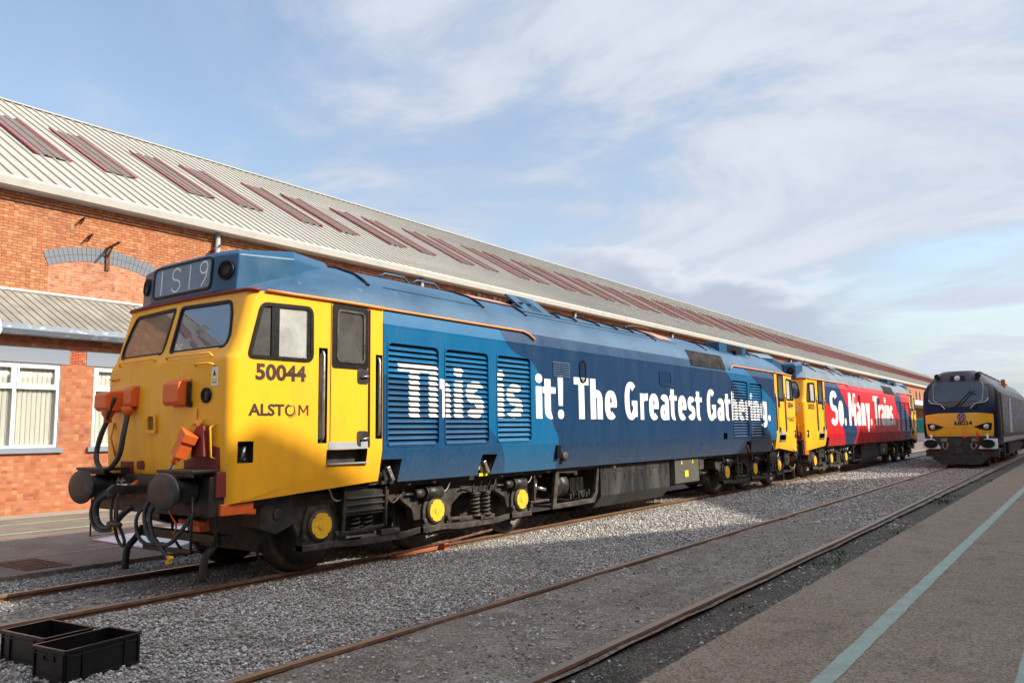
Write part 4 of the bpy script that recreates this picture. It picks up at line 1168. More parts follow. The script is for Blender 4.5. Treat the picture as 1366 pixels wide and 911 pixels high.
    hose([(.35, .30, 1.02), (.44, .12, .95), (.46, .06, .78), (.60, .06, .56), (.85, .10, .52), (1.0, .16, .66), (1.02, .28, .85)], .023)
    hose([(.50, .32, .98), (.52, .10, .85), (.62, .06, .62), (.78, .08, .48), (.88, .10, .37)], .024, end='yellow_dull')
    hose([(.30, .30, .98), (.26, .10, .8), (.30, .08, .6), (.44, .1, .5), (.6, .2, .5)], .02)
    hose([(.62, .32, .95), (.70, .2, .85), (.8, .22, .7), (.7, .25, .6)], .010, 'orange', 'orange_pipe')
    hose([(-.20, .34, 1.12), (-.10, .2, 1.06), (-.04, .16, .98)], .030, 'orange', 'orange_pipe')
    for x in (-.32, -.42, .35, .50):
        b = MB(); b.cyl((x, .20, 1.08), (x, .34, 1.08), .022, n=8); b.bar((x-.05, .22, 1.12), (x+.05, .22, 1.14), .014, .014); b.bar((x, .22, 1.08), (x, .22, 1.17), .012, .012); bd(b, 'air_cock', MT['steel'])
    b = MB()
    rr = random.Random(4)
    for i in range(5):
        x = .55+i*.09; b.cyl((x, .40, .74+rr.uniform(-.04, .06)), (x+.06, .46, .70), .03, n=8)
    b.box(.62, .82, .48, .6, .60, .72); bd(b, 'pipe_fittings', MT['orange'], bevel=.01)
    # headcode box on the cab roof
    ZB0, ZB1 = 3.245, 3.745
    hb = MB()
    pl = [(-.66, .66), (.66, .66), (.93, .80), (.93, 1.30), (-.93, 1.30), (-.93, .80)]
    pts = [(-.99, .73), (-.66, .655), (.66, .655), (.99, .73), (.99, 1.5), (.60, 2.4), (-.60, 2.4), (-.99, 1.5)]
    n = len(pts)
    hb.v = [(x, y, ZB0) for x, y in pts]+[(x, y+.03, interp(y, [(.6, ZB1-.07), (.83, ZB1-.07), (1.5, 3.74), (2.4, 3.78)])) for x, y in pts]+[(x*.88, min(y+.10, 2.4), interp(y, [(.6, ZB1), (.83, ZB1), (1.5, 3.86), (2.4, 3.9)])) for x, y in pts]
    hb.f = [[i, (i+1) % n, n+(i+1) % n, n+i] for i in range(n)]+[[n+i, n+(i+1) % n, 2*n+(i+1) % n, 2*n+i] for i in range(n)]+[list(range(n)), list(range(2*n, 3*n))]
    hb.m = [0]*len(hb.f); hb.sm = [False]*len(hb.f)
    hbo = bd(hb, 'headcode_box', MT['box_blue'], bevel=.018)
    def hm(x, y, z): return (x, .655+y+(z-ZB0)*.065, z)
    P = rpoly(rect2(-.60, .60, 3.315, 3.665), .07)
    b = MB(); b.ring(inset(P, -.022), inset(P, .006), 'y', -.012, .01, fn=hm); bd(b, 'indicator_seal', MT['rubber'], hbo)
    b = MB(); b.prism(inset(P, .002), 'y', -.0035, .004, fn=hm); bd(b, 'indicator_panel', mat('indicator_blue_grey', (.12, .25, .36), .3, var=.35, scale=3), hbo)
    b = MB()
    def stroke(pp, w=.021):
        for (x0, z0), (x1, z1) in zip(pp, pp[1:]):
            d = Vector((x1-x0, z1-z0)); nn = Vector((-d.y, d.x)).normalized()*w/2; e = d.normalized()*w*.25
            off = -.0045-.0003*(len(b.f) % 5)
            q = [(x0-e.x+nn.x, z0-e.y+nn.y), (x1+e.x+nn.x, z1+e.y+nn.y), (x1+e.x-nn.x, z1+e.y-nn.y), (x0-e.x-nn.x, z0-e.y-nn.y)]
            b.add([hm(x, off, z) for x, z in q], [(0, 1, 2, 3)])
    stroke([(-.44, 3.345), (-.44, 3.635)])
    c = [(-.12+.085*math.cos(R_(a)), 3.56+.07*math.sin(R_(a))) for a in range(20, 271, 25)]
    c2 = [(-.12+.09*math.cos(R_(a)), 3.418+.072*math.sin(R_(a))) for a in range(90, -161, -25)]
    stroke(c+c2)
    stroke([(.17, 3.345), (.17, 3.635)])
    stroke([(.45+.075*math.cos(R_(a)), 3.57+.07*math.sin(R_(a))) for a in range(0, 361, 30)]); stroke([(.525, 3.58), (.50, 3.45), (.42, 3.35)])
    bd(b, 'route_characters', MT['letter'], hbo)
    for s in (-1, 1):
        nx, ny = s*.165, -.27; l = math.hypot(nx, ny); nx, ny = nx/l*0+s*.52, -.85
        ctr = Vector((s*.835, .706, 3.49)); ax = Vector((s*.22, -.972, .06)).normalized()
        b = MB(); b.lathe([(.094, -.02), (.112, -.02), (.112, .020), (.094, .020)], ctr, ax, 24, caps=False); h = bd(b, 'horn_ring', MT['rubber'], hbo)
        b = MB(); b.lathe([(.096, .010), (.02, .012)], ctr, ax, 24)
        side = ax.cross(Vector((0, 0, 1)))
        for k in range(-3, 4): b.bar(ctr+ax*.012+side*(k*.026)-Vector((0, 0, (.0078-(k*.026)**2)**.5)), ctr+ax*.012+side*(k*.026)+Vector((0, 0, (.0078-(k*.026)**2)**.5)), .006, .006)
        bd(b, 'horn_grille', MT['black'], h)
    # cantrail strip round the cab roof edge
    hl = cab_outline(3.215)
    full = [(-x, y) for x, y in hl[:0:-1]]+hl
    b = MB(); path = [(x*1.012, y-.012 if y < .9 else y, 3.225) for x, y in full]
    b.tube([p for p in path if p[1] < .88], .022, 6); cs = bd(b, 'cantrail_strip', MT['maroon'])
    for sg in (-1, 1):
        b = MB(); b.tube(sorted([p for p in path if p[0]*sg > 0 and p[1] > .86], key=lambda p: p[1]), .020, 6); bd(b, 'side_strip', MT['cantrail'], cs)
    # jumper boxes, hand rails and fittings on the nose
    def jbox(x, z, w, h, d, nm='jumper_box', turn=0):
        b = MB()
        y = front_y(x, z)
        b.prism([(0, z-h/2), (0, z+h/2), (-d*.75, z+h/2+.01), (-d, z+h/2-.03), (-d, z-h/2+.04), (-d*.8, z-h/2)], 'x', x-w/2, x+w/2, fn=lambda X, Y, Z: (X, y+Y+.02, Z))
        b.box(x-w/2-.015, x+w/2+.015, y-.01, y+.03, z-h/2-.02, z+h/2+.03)
        return bd(b, nm, MT['orange'], bevel=.008)
    if detail:
        j1 = jbox(-.94, 2.05, .28, .22, .24); j2 = jbox(-.50, 2.09, .18, .22, .12)
        b = MB(); b.lathe([(.085, 0), (.07, -.06), (.045, -.10), (.045, -.16)], (-.92, front_y(-.9, 2)-.12, 1.96), (0, 0, 1), 12); bd(b, 'plug', MT['orange'], j1)
        b = MB(); b.lathe([(.07, 0), (.06, -.05), (.045, -.10)], (-.50, front_y(-.5, 2)-.08, 1.98), (0, 0, 1), 12); bd(b, 'plug', MT['orange'], j2)
        b = MB(); b.tube([(-.92, front_y(-.9, 2)-.12, 1.84), (-.96, .26, 1.62), (-.95, .22, 1.40), (-.80, .20, 1.27), (-.60, .20, 1.26), (-.46, .24, 1.42), (-.46, .28, 1.65), (-.50, front_y(-.5, 2)-.08, 1.90)], .030, 10, smooth=7); bd(b, 'jumper_cable', MT['hose'])
        b = MB(); b.tube([(-.92, .33, 1.84), (-.84, .28, 1.88), (-.78, .33, 2.1)], .022, 8, smooth=5); bd(b, 'jumper_cable', MT['hose'])
        j3 = jbox(.50, 2.09, .30, .26, .17)
        b = MB(); b.box(.655, .675, front_y(.6, 2)-.05, front_y(.6, 2)+.0, 1.98, 2.22); b.box(.66, .70, front_y(.6, 2)-.06, front_y(.6, 2), 1.94, 2.0); bd(b, 'box_latch', MT['black'], j3, bevel=.006)
        # marker light
        y = front_y(.93, 2.05); b = MB(); b.lathe([(.085, .01), (.085, -.02), (.062, -.03), (.055, -.01), (.02, -.004)], (.93, y, 2.06), (0, 1, 0), 20, caps=False); mk = bd(b, 'marker_light', MT['rubber'])
        b = MB(); b.lathe([(.056, -.010), (.0, -.022)], (.93, y, 2.06), (0, 1, 0), 16, caps=False); bd(b, 'lens', mat('dark_lens', (.02, .022, .03), .08), mk)
        # warning label
        y = .0; b = MB(); b.prism(rect2(1.0, 1.105, 2.16, 2.36), 'y', -.004, .003, fn=fmap); wl_ = bd(b, 'warning_label', MT['letter'])
        b = MB(); b.prism([(1.052, 2.34), (1.012, 2.26), (1.092, 2.26)], 'y', -.006, .003, fn=fmap); b.prism(rect2(1.01, 1.095, 2.215, 2.24), 'y', -.0055, .003, fn=fmap); bd(b, 'warning_triangle', MT['yellow_tag'], wl_)
        b = MB(); b.prism([(1.052, 2.325), (1.032, 2.272), (1.072, 2.272)], 'y', -.0075, .003, fn=fmap); b.prism(rect2(1.015, 1.09, 2.19, 2.20), 'y', -.0055, .003, fn=fmap); bd(b, 'warning_mark', MT['rubber'], wl_)
        # hand rails
        for path in ([(.72, 2.39), (.76, 2.40), (1.02, 2.40), (1.06, 2.38)], [(1.10, 1.74), (1.08, 1.72), (1.08, 1.40), (1.10, 1.38)], [(-1.10, 2.32), (-1.07, 2.33), (-.92, 2.33)], [(-1.0, 1.80), (-.98, 1.62), (-.98, 1.4)]):
            b = MB(); P = [fmap(path[0][0], 0, path[0][1])]+[fmap(x, -.055, z) for x, z in path[1:-1]]+[fmap(path[-1][0], 0, path[-1][1])]
            b.tube(P, .012, 8); bd(b, 'nose_hand_rail', MT['yellow'])
        # small hooded recess, lamp irons
        b = MB(); P = rpoly([(-.16, 1.70), (-.16, 1.84), (0, 1.90), (.0, 1.70)], [0.01, .06, .06, .01]); P = rpoly(rect2(-.15, .01, 1.69, 1.87), [.005, .005, .06, .06])
        b.ring(inset(P, -.02), inset(P, .012), 'y', -.03, .005, fn=fmap); b.prism(rect2(-.175, .035, 1.665, 1.68), 'y', -.045, .005, fn=fmap); bd(b, 'lamp_recess', MT['yellow'])
        b = MB(); b.prism(inset(P, .012), 'y', -.004, .003, fn=fmap); bd(b, 'recess_back', mat('recess_brown', (.22, .12, .02), .7))
        b = MB(); b.bar(fmap(.78, -.012, 1.76), fmap(.78, -.012, 1.92), .03, .012); b.bar(fmap(.68, -.03, 1.755), fmap(.80, -.03, 1.755), .05, .012); b.cyl(fmap(.86, 0, 1.765), fmap(.86, -.04, 1.765), .04, n=10); bd(b, 'lamp_iron', MT['yellow'])
        # big orange jumper hanging over the maroon box
        b = MB()
        yb = front_y(.9, 1.5)
        b.prism([(.80, 1.40), (.84, 1.66), (.90, 1.735), (1.02, 1.73), (1.04, 1.40)], 'y', yb-.10, yb+.02); jh = bd(b, 'jumper_housing', MT['maroon'], bevel=.012)
        b = MB()
        ax1 = Vector((-.42, -.20, -.88)).normalized(); ax2 = Vector((.88, -.3, -.36)); ax2 = (ax2-ax1*ax2.dot(ax1)).normalized(); ax3 = ax1.cross(ax2)
        c0 = Vector((.86, yb-.17, 1.62)); b.obox(c0, (ax1, ax2, ax3), (.05, .10, .075)); b.obox(c0+ax1*.13, (ax1, ax2, ax3), (.10, .085, .065)); b.cyl(c0+ax1*.23-ax2*.03, c0+ax1*.33-ax2*.03, .035, n=10); b.cyl(c0+ax1*.2+ax2*.05, c0+ax1*.3+ax2*.05, .02, n=8)
        jp = bd(b, 'orange_jumper', MT['orange'], bevel=.01)
        b = MB(); b.obox(c0+ax1*.08-ax2*.1, (ax1, ax2, ax3), (.05, .012, .04)); b.tube([c0+ax1*.3-ax2*.03, c0+ax1*.42-ax2*.06, c0+ax1*.47-ax2*.0], .014, 6); bd(b, 'clasp', MT['galv'], jp)
    return cab_o
# ---------------------------------------------------------------- body, roof, bogies
def body_shell(L, m, notches):
    b = MB(); sec = LOWP+[(1.36, 3.0)]+ROOFP[:2]
    half = sec+[(1.18, 3.22)]
    full = [(-x, z) for x, z in half[::-1]]+half
    # full order: left top -> left bottom -> right bottom -> right top
    left = [(-x, z) for x, z in half[::-1]]
    poly = left+half
    b.prism(poly, 'y', 2.655, LEN-2.655)
    o = b.build('body_side', m, L)
    cuts = []
    for kind, a in notches:
        c = MB()
        if kind == 'box': c.box(*a)
        elif kind == 'yz': c.prism(a, 'x', 1.16, 1.6); c.prism(a, 'x', -1.6, -1.16)
        cuts.append(c.build('cut', MT['black'], L))
    carve(o, cuts)
    return o
def roof_shell(L, m, ends=True):
    b = MB(); rows = []
    ys = [.685, .74, .84, .98, 1.2, 1.5, 1.8, 2.2, 2.65]
    hs = [.015, .07, .18, .34, .54, .74, .88, .97, 1.0]
    Y = [(y, h) for y, h in zip(ys, hs)]+[(4+i*1.0, 1.) for i in range(14)]+[(LEN-y, h) for y, h in list(zip(ys, hs))[::-1]]
    prof = ROOFP[1:]
    for y, h in Y:
        e = min(y, LEN-y)
        w = 1. if e > 2.6 else sidex(y)/1.36
        if e < .7: w = .88
        elif e < .8: w *= .965
        row = [(x*w, 3.215+(z-3.215)*h) for x, z in prof]
        row = [(-x, z) for x, z in row]+[(x, z) for x, z in row[-2::-1]]
        rows.append([(x, y, z) for x, z in row])
    n = len(rows[0])
    for r in rows: b.v += r
    for k in range(len(rows)-1):
        for i in range(n-1): b.f.append([k*n+i, k*n+i+1, (k+1)*n+i+1, (k+1)*n+i]); b.m.append(0); b.sm.append(True)
    b.f.append(list(range(n))); b.f.append([(len(rows)-1)*n+i for i in range(n)]); b.m += [0, 0]; b.sm += [False, False]
    return b.build('roof', m, L)
def roof_pt(x, off=.0):
    P = ROOFP[::-1]; ax = abs(x)
    for (a, za), (c, zc) in zip(P, P[1:]):
        if ax <= c:
            t = (ax-a)/(c-a); return za+(zc-za)*t+off
    return 3.2+off
def roof_rib(y, x0=.1, x1=1.12, r=.027):
    k = 10; out = []
    side = [(x0+(x1-x0)*i/k, y, roof_pt(x0+(x1-x0)*i/k, .008)) for i in range(k+1)]
    mirror = [(-x, y_, z) for x, y_, z in side]
    if x0 < .2:
        b = MB(); b.tube(mirror[::-1]+side, r, 6); out.append(b)
    else:
        for s_ in (side, mirror): b = MB(); b.tube(s_, r, 6); out.append(b)
    return out
def make_bogie(L, yc, flip=False):
    """three-axle bogie; its own origin at the bogie centre on rail level"""
    root = bpy.data.objects.new('bogie', MB().mesh('bogie', MT['black'])); bpy.data.objects.remove(root)
    fr = MB()
    for s in (-1, 1):
        def X(a, c): return (min(s*a, s*c), max(s*a, s*c))
        xa, xb = X(.93, 1.05)
        top = [(-2.75, .80), (-2.55, .93), (2.45, .93), (2.62, .86), (2.62, .66)]
        low = [(2.40, .60), (2.35, .44), (1.75, .44), (1.70, .60), (1.45, .72), (.65, .74), (.42, .60), (.38, .44), (-.38, .44), (-.42, .60), (-.65, .74), (-1.45, .72), (-1.70, .60), (-1.75, .44), (-2.35, .44), (-2.42, .62), (-2.75, .62)]
        fr.prism(top+low, 'x', xa, xb)
        xa, xb = X(1.05, 1.075)
        fr.prism([(-2.5, .90), (2.4, .90), (2.4, .925), (-2.5, .925)], 'x', xa, xb)
        for y in (-1.2, -.9, .9, 1.3, 2.2): fr.box(*X(1.05, 1.07), y-.015, y+.015, .74, .9)
        # stretched top plate, brackets
        fr.box(*X(.80, 1.10), -.25, .3, .925, .955)
    fr.box(-.95, .95, -2.7, -2.5, .66, .88); fr.box(-.95, .95, 2.4, 2.55, .66, .86); fr.box(-.95, .95, -1.15, -.9, .62, .86); fr.box(-.95, .95, .9, 1.15, .62, .86); fr.box(-.62, .62, -2.55, 2.5, .26, .90)
    def bd(b, name, m, parent, **k):
        if flip: b.v = [(-x, -y, z) for x, y, z in b.v]
        b.v = [(x, y+yc, z) for x, y, z in b.v]
        return b.build(name, m, parent, **k)
    B = bd(fr, 'bogie', MT['grime'], L, bevel=.010)
    for a in (-2.057, 0, 2.057):
        w = MB()
        for s in (-1, 1):
            w.lathe([(.10, .94), (.12, .86), (.13, .80), (.30, .785), (.455, .775), (.462, .81), (.545, .812), (.547, .70), (.575, .69), (.575, .665), (.46, .66), (.44, .70), (.2, .72)], (0, a, .546), (s, 0, 0), 40)
        w.cyl((-.8, a, .546), (.8, a, .546), .09, n=12)
        bd(w, 'wheelset', MT['tyre'], B)
        for s in (-1, 1):
            def X(p, q): return (min(s*p, s*q), max(s*p, s*q))
            b = MB()
            b.prism(rpoly([(a-.24, .33), (a-.24, .60), (a-.17, .78), (a+.17, .78), (a+.24, .60), (a+.24, .33)], .05), 'x', *X(.98, 1.09))
            b.lathe([(.185, .0), (.185, .035), (.165, .05)], (s*1.08, a, .55), (s, 0, 0), 24)
            b.box(*X(1.0, 1.13), a-.27, a+.27, .27, .345); b.box(*X(1.0, 1.12), a-.27, a-.22, .27, .46); b.box(*X(1.0, 1.12), a+.22, a+.27, .27, .46)
            b.cyl((s*1.12, a-.245, .43), (s*1.15, a-.245, .43), .035, n=8); b.cyl((s*1.12, a+.245, .43), (s*1.15, a+.245, .43), .035, n=8)
            ab = bd(b, 'axle_box', MT['grime'], B, bevel=.008)
            b = MB(); pts = []
            for i in range(48):
                an = 2*math.pi*i/48; d = abs(((an-math.pi/4) % (math.pi/2)));  d = min(d, math.pi/2-d)
                r = .150 if d > .10 else .132
                pts.append((a+r*math.cos(an), .55+r*math.sin(an)))
            b.prism(pts, 'x', *X(1.128, 1.142)); b.cyl((s*1.140, a, .55), (s*1.150, a, .55), .05, n=12)
            for q in range(4):
                an = math.pi/4+q*math.pi/2; 
                b.cyl((s*1.128, a+.085*math.cos(an+.78), .55+.085*math.sin(an+.78)), (s*1.148, a+.085*math.cos(an+.78), .55+.085*math.sin(an+.78)), .010, n=6)
            bd(b, 'axle_cover', MT['yellow_dull'], ab)
    # springs either side of the outer axle boxes
    for s in (-1, 1):
        for y in (-1.25, .95, 1.20, -1.46):
            b = MB(); x = s*(1.03 if abs(y) in (.95, 1.25) else 1.03)
            b.helix((x, y, .40), .078, .30, 5.2, .019); b.cyl((x, y, .38), (x, y, .41), .11, n=14); b.cyl((x, y, .70), (x, y, .73), .10, n=14); b.cyl((x, y, .4), (x, y, .72), .028, n=8)
            bd(b, 'coil_spring', MT['grime'], B)
        # equaliser beams and lower stay bars
        def X(p, q): return (min(s*p, s*q), max(s*p, s*q))
        for y0, y1 in ((-1.80, -.28), (.28, 1.78)):
            b = MB(); b.prism([(y0, .34), (y0, .26), (y0+.3, .235), (y1-.3, .235), (y1, .27), (y1, .35), (y1-.3, .32), (y0+.3, .315)], 'x', *X(1.045, 1.085)); b.box(*X(1.0, 1.10), (y0+y1)/2+.0, (y0+y1)/2+.34, .32, .385)
            b.bar((s*1.065, y0+.05, .40), (s*1.065, (y0+y1)/2-.1, .375), .03, .045)
            bd(b, 'equaliser_bar', MT['grime'], B, bevel=.006)
        # brake cylinders beside the axle boxes
        for y in (0., 2.057):
            b = MB(); z = .80
            b.cyl((s*1.08, y-.22, z), (s*1.08, y+.10, z), .098, n=20); b.cyl((s*1.08, y-.24, z), (s*1.08, y-.215, z), .108, n=20); b.cyl((s*1.08, y-.42, z), (s*1.08, y-.24, z), .068, n=16); b.cyl((s*1.08, y-.62, z), (s*1.08, y-.42, z), .02, n=8)
            b.bar((s*1.08, y-.68, z-.06), (s*1.08, y-.62, z+.05), .03, .05)
            bd(b, 'brake_cylinder', MT['black'], B)
            b = MB(); b.tube([(s*1.10, y+.12, .80), (s*1.14, y+.20, .82), (s*1.14, y+.30, .99), (s*1.10, y+.33, 1.02), (s*1.06, y+.30, 1.04)], .013, 6, smooth=3); bd(b, 'brake_pipe', MT['steel'], B)
        # brake rigging, chains, cables
        b = MB(); rr = random.Random(9)
        for y in (-1.62, -.50, .46, 1.60, 2.50):
            b = MB(); b.bar((s*.80, y, .78), (s*.80, y+.05, .34), .05, .05); b.prism([(y-.05, .36), (y+.06, .40), (y+.07, .68), (y-.02, .70)], 'x', *X(.72, .80)); bd(b, 'brake_hanger', MT['grime'], B)
        b = MB(); b.tube([(s*.98, -2.35, .30), (s*.98, -1.9, .26), (s*.98, -1.5, .29), (s*.98, -.5, .22), (s*.98, .5, .22)], .018, 6)
        bd(b, 'pull_rod', MT['grime'], B)
        b = MB()
        b.tube([(s*1.10, -1.55, .90), (s*1.13, -1.35, .78), (s*1.12, -1.15, .74), (s*1.13, -1.0, .80), (s*1.12, -.85, .72), (s*1.12, -.7, .82)], .014, 5, smooth=3); bd(b, 'slack_chain', MT['grime'], B); b = MB()
        b.tube([(s*1.09, .55, .80), (s*1.12, .75, .83), (s*1.12, .95, .76), (s*1.12, 1.2, .74), (s*1.10, 1.42, .78)], .010, 5, smooth=3)
        bd(b, 'cable', MT['hose'], B)
        for q in (.98, 1.18, 1.33): b = MB(); b.tube([(s*1.12, q, 1.08), (s*1.15, q+.02, .92), (s*1.12, q-.05, .76)], .010, 5, smooth=3); bd(b, 'cable', MT['steel'] if q > 1.2 else MT['hose'], B)
        # sand box and pipe ahead of the leading wheel, hanger over the first axle box
        b = MB(); b.prism([(-2.95, .98), (-2.95, .60), (-2.72, .52), (-2.50, .60), (-2.50, .98)], 'x', *X(.86, 1.16)); b.cyl((s*1.16, -2.72, .74), (s*1.18, -2.72, .74), .06, n=10)
        b.tube([(s*.95, -2.72, .55), (s*.85, -2.75, .35), (s*.76, -2.62, .12)], .02, 6, smooth=3); bd(b, 'sand_box', MT['black'], B, bevel=.01)
        b = MB(); b.prism([(-1.75, .98), (-1.72, .62), (-1.0, .62), (-.95, .98)], 'x', *X(1.06, 1.16))
        for q in (.66, .74, .82): b.box(*X(1.155, 1.185), -1.74, -1.02, q, q+.025)
        b.bar((s*1.17, -1.05, .95), (s*1.17, -1.05, .45), .03, .06); b.bar((s*1.17, -1.72, .95), (s*1.17, -1.76, .40), .03, .05); b.bar((s*1.17, -1.76, .42), (s*1.17, -1.05, .46), .03, .04)
        bd(b, 'step_bracket', MT['black'], B, bevel=.006)
        b = MB(); b.tube([(s*1.13, -2.1, 1.0), (s*1.16, -1.98, .98), (s*1.16, -1.92, .86), (s*1.16, -1.84, .82), (s*1.12, -1.72, .83)], .012, 6, smooth=3); bd(b, 'air_pipe', MT['steel'], B)
    return B
MT['stub'] = mat('copper_brown_stub', (.16, .09, .06), .5, metal=.2)
def make_loco(y0, label, body_m, roof_m, roof_patch, items, zbase, cap, louvres, number, maker, fold=MT['cantrail'], nearcab=True, extras=True):
    L = empty('diesel_locomotive', (0, y0, 0), label=label, cat='locomotive')
    if extras:
        notches = [('yz', [(2.55, 1.30), (3.03, 1.295), (2.99, .95), (2.55, .95)]), ('yz', [(4.72, 1.30), (5.08, 1.295), (4.94, .95), (4.64, .95)]),
                   ('yz', [(LEN-2.55, 1.30), (LEN-3.03, 1.295), (LEN-2.99, .95), (LEN-2.55, .95)]), ('yz', [(LEN-4.72, 1.30), (LEN-5.08, 1.295), (LEN-4.94, .95), (LEN-4.64, .95)]),
                   ('yz', rect2(14.17, 14.42, 1.38, 1.53)), ('yz', rect2(6.68, 6.80, 1.17, 1.40))]
    else: notches = [('yz', [(2.55, 1.30), (3.03, 1.295), (2.99, .95), (2.55, .95)])]
    for l in louvres: notches.append(('box', (1.302, 1.6, l[0], l[1], l[2], l[3])))
    # grille panels in the shoulder and on the roof
    bs = body_shell(L, body_m, notches)
    b = MB(); b.box(-1.1, 1.1, .7, LEN-.7, .95, 1.18); b.box(-1.16, 1.16, 2.6, LEN-2.6, .93, 1.01); b.box(-1.15, 1.15, 2.5, LEN-2.5, 1.0, 1.35); b.build('solebar', MT['black'], L)
    rf = roof_shell(L, roof_m)
    for l in louvres: louvre_panel(l, L, body_m, body_m)
    word = []
    for k_, it in enumerate(items):
        word.append(it)
        if k_ == len(items)-1 or (items[k_+1][1]-it[2] > .24 and items[k_+1][0] not in '.!'): lettering('lettered_word', word, zbase, cap, louvres, L, MT['letter']); word = []
    make_cab(L, number, maker, False, nearcab); make_cab(L, number, maker, True, False)
    for f in (False, True):
        b = MB(); y = [1.25, 5.85]
        P = [(sidex(1.0)*.995, 1.0, 3.228), (1.36*.985, 2.0, 3.230), (1.345, 5.8, 3.232), (1.352, 5.95, 3.20), (1.365, 6.10, 3.12)]
        for s in (-1, 1): b = MB(); b.tube([(s*x, yy if not f else LEN-yy, z) for x, yy, z in P], .017, 6); b.build('rain_strip', MT['cantrail'], L)
    make_bogie(L, 3.937); make_bogie(L, LEN-3.937, True)
    ribs = [2.62, 5.05, 6.2, 7.5, 8.1, 8.95, 9.7, 10.4, 11.1, 13.9, 14.6, 15.3, 16.7, 17.5, 18.3]
    for y in ribs:
        for g in roof_rib(y, .08 if y < 7 or y > 11.5 else .42, 1.12 if y < 7 or 11 < y < 14 else .95): g.build('roof_seal', MT['rubber'], L)
    for y in (3.25, 3.75, 5.3, 6.6, 13.2, 15.5, 17.2):
        b = MB(); b.cyl((1.14, y, 1.02), (1.22, y+.05, .94), .022, n=8); b.cyl((1.12, y-.03, 1.03), (1.15, y, 1.01), .032, n=8); b.build('pipe_stub', MT['stub'], L)
    # long hatch edges, raised hatches
    b = MB()
    for s in (1, -1): b.tube([(s*.97, 6.2, roof_pt(.97, .005)), (s*.97, 11.6, roof_pt(.97, .005))], .008, 4); b.tube([(s*1.10, 2.9, roof_pt(1.1, .003)), (s*1.10, 5.0, roof_pt(1.10, .003))], .005, 4)
    b.tube([(1.09, 6.2, roof_pt(1.09, .003)), (1.09, 12.2, roof_pt(1.09, .003))], .005, 4)
    b.build('roof_joint', MT['rubber'], L)
    def patch(y0_, y1_, x0_, x1_, m_, nm, off=.022, slant=0.):
        b = MB(); k = 8
        for i in range(k+1):
            x = x0_+(x1_-x0_)*i/k
            b.v += [(x, y0_+slant*i/k, roof_pt(x, off)), (x, y1_+slant*i/k*.6, roof_pt(x, off))]
        for i in range(k): b.f.append([2*i, 2*i+1, 2*i+3, 2*i+2]); b.m.append(0); b.sm.append(True)
        return b.build(nm, m_, L)
    patch(5.15, 6.2, -.3, .86, roof_patch, 'primer_patch'); patch(11.2, 12.0, -.2, 1.02, roof_patch, 'primer_patch', slant=.25)
    b = MB()
    for i in range(6): b.obox((.42+.06*(i % 2), 5.5+.22*i, roof_pt(.42)+.03), ((1, 0, 0), (0, 1, 0), (0, 0, 1)), (.03, .05, .03))
    b.tube([(.3, 11.2, 3.94), (.35, 11.5, 3.99), (.45, 11.9, 3.97), (.5, 12.2, 3.93)], .018, 6, smooth=3)
    b.build('roof_fittings', MT['black'], L)
    for y in (6.75, 7.0):
        b = MB(); ax2 = Vector((.78, 0, -.62)).normalized(); b.obox((.62, y+.1, roof_pt(.62)+.07), ((0, 1, 0), ax2, ax2.cross(Vector((0, 1, 0)))), (.30, .26, .02)); b.bar((.4, y-.1, 3.93), (.75, y-.1, 3.86), .02, .04); b.build('roof_hatch', roof_m, L, bevel=.008)
    for y in (3.6, 4.3):
        b = MB(); b.tube([(.25, y, 3.92), (.28, y+.15, 4.0), (.28, y+.55, 4.0), (.25, y+.7, 3.92)], .018, 6); b.build('lifting_loop', roof_m, L)
    # shoulder grille and fan opening towards the far end
    b = MB()
    for i in range(9):
        z = 3.10+i*.040
        x0_ = interp(z, [(3.03, 1.362), (3.215, 1.325), (3.405, 1.245)])
        b.box(x0_-.03, x0_+.018, 12.45+i*.0, 14.45, z, z+.022)
    gr = b.build('shoulder_grille', MT['black'], L)
    b = MB(); b.prism([(1.363, 3.09), (1.335, 3.215), (1.262, 3.405), (1.24, 3.45), (1.2, 3.45), (1.2, 3.09)], 'y', 12.40, 14.5); b.build('grille_backing', MT['rubber'], gr)
    b = MB(); b.box(.45, 1.04, 14.95, 16.9, 3.50, 3.87); b.prism([(.55, 3.85), (1.10, 3.58), (1.10, 3.5), (.55, 3.5)], 'y', 14.9, 16.95)
    o = b.build('fan_housing', MT['box_blue'], L, bevel=.01)
    b = MB(); b.box(1.041, 1.046, 15.5, 16.6, 3.64, 3.84); b.box(1.046, 1.12, 15.9, 16.1, 3.6, 3.7); b.build('fan_opening', MT['blackplastic'], o)
    # side fittings
    xs = 1.362
    def side(nm, m_, f, par=None, **k):
        b = MB(); f(b); return b.build(nm, m_, par or L, **k)
    P = rpoly(rect2(10.72, 11.25, 2.58, 2.86), .07)
    side('engine_room_window', body_m, lambda b: b.ring(inset(P, -.02), inset(P, .02), 'x', xs-.02, xs+.012))
    side('window_glass', mat('blue_tinted_glass', (.008, .035, .085), .15), lambda b: b.prism(P, 'x', xs-.02, xs+.003))
    P2 = rpoly(rect2(7.50, 7.68, 2.50, 2.86), .09)
    o = side('oval_vent', MT['rubber'], lambda b: b.ring(inset(P2, -.025), inset(P2, .008), 'x', xs-.02, xs+.014))
    def sl(b):
        for i in range(8): b.box(xs-.001, xs+.010, 7.52, 7.66, 2.53+i*.04, 2.548+i*.04)
    side('vent_slats', body_m, sl, o)
    def sl2(b):
        for i in range(9): b.prism([(xs, 2.54+i*.03), (xs+.012, 2.54+i*.03), (xs, 2.56+i*.03)], 'y', 6.62, 7.15)
    side('small_louvre', body_m, sl2)
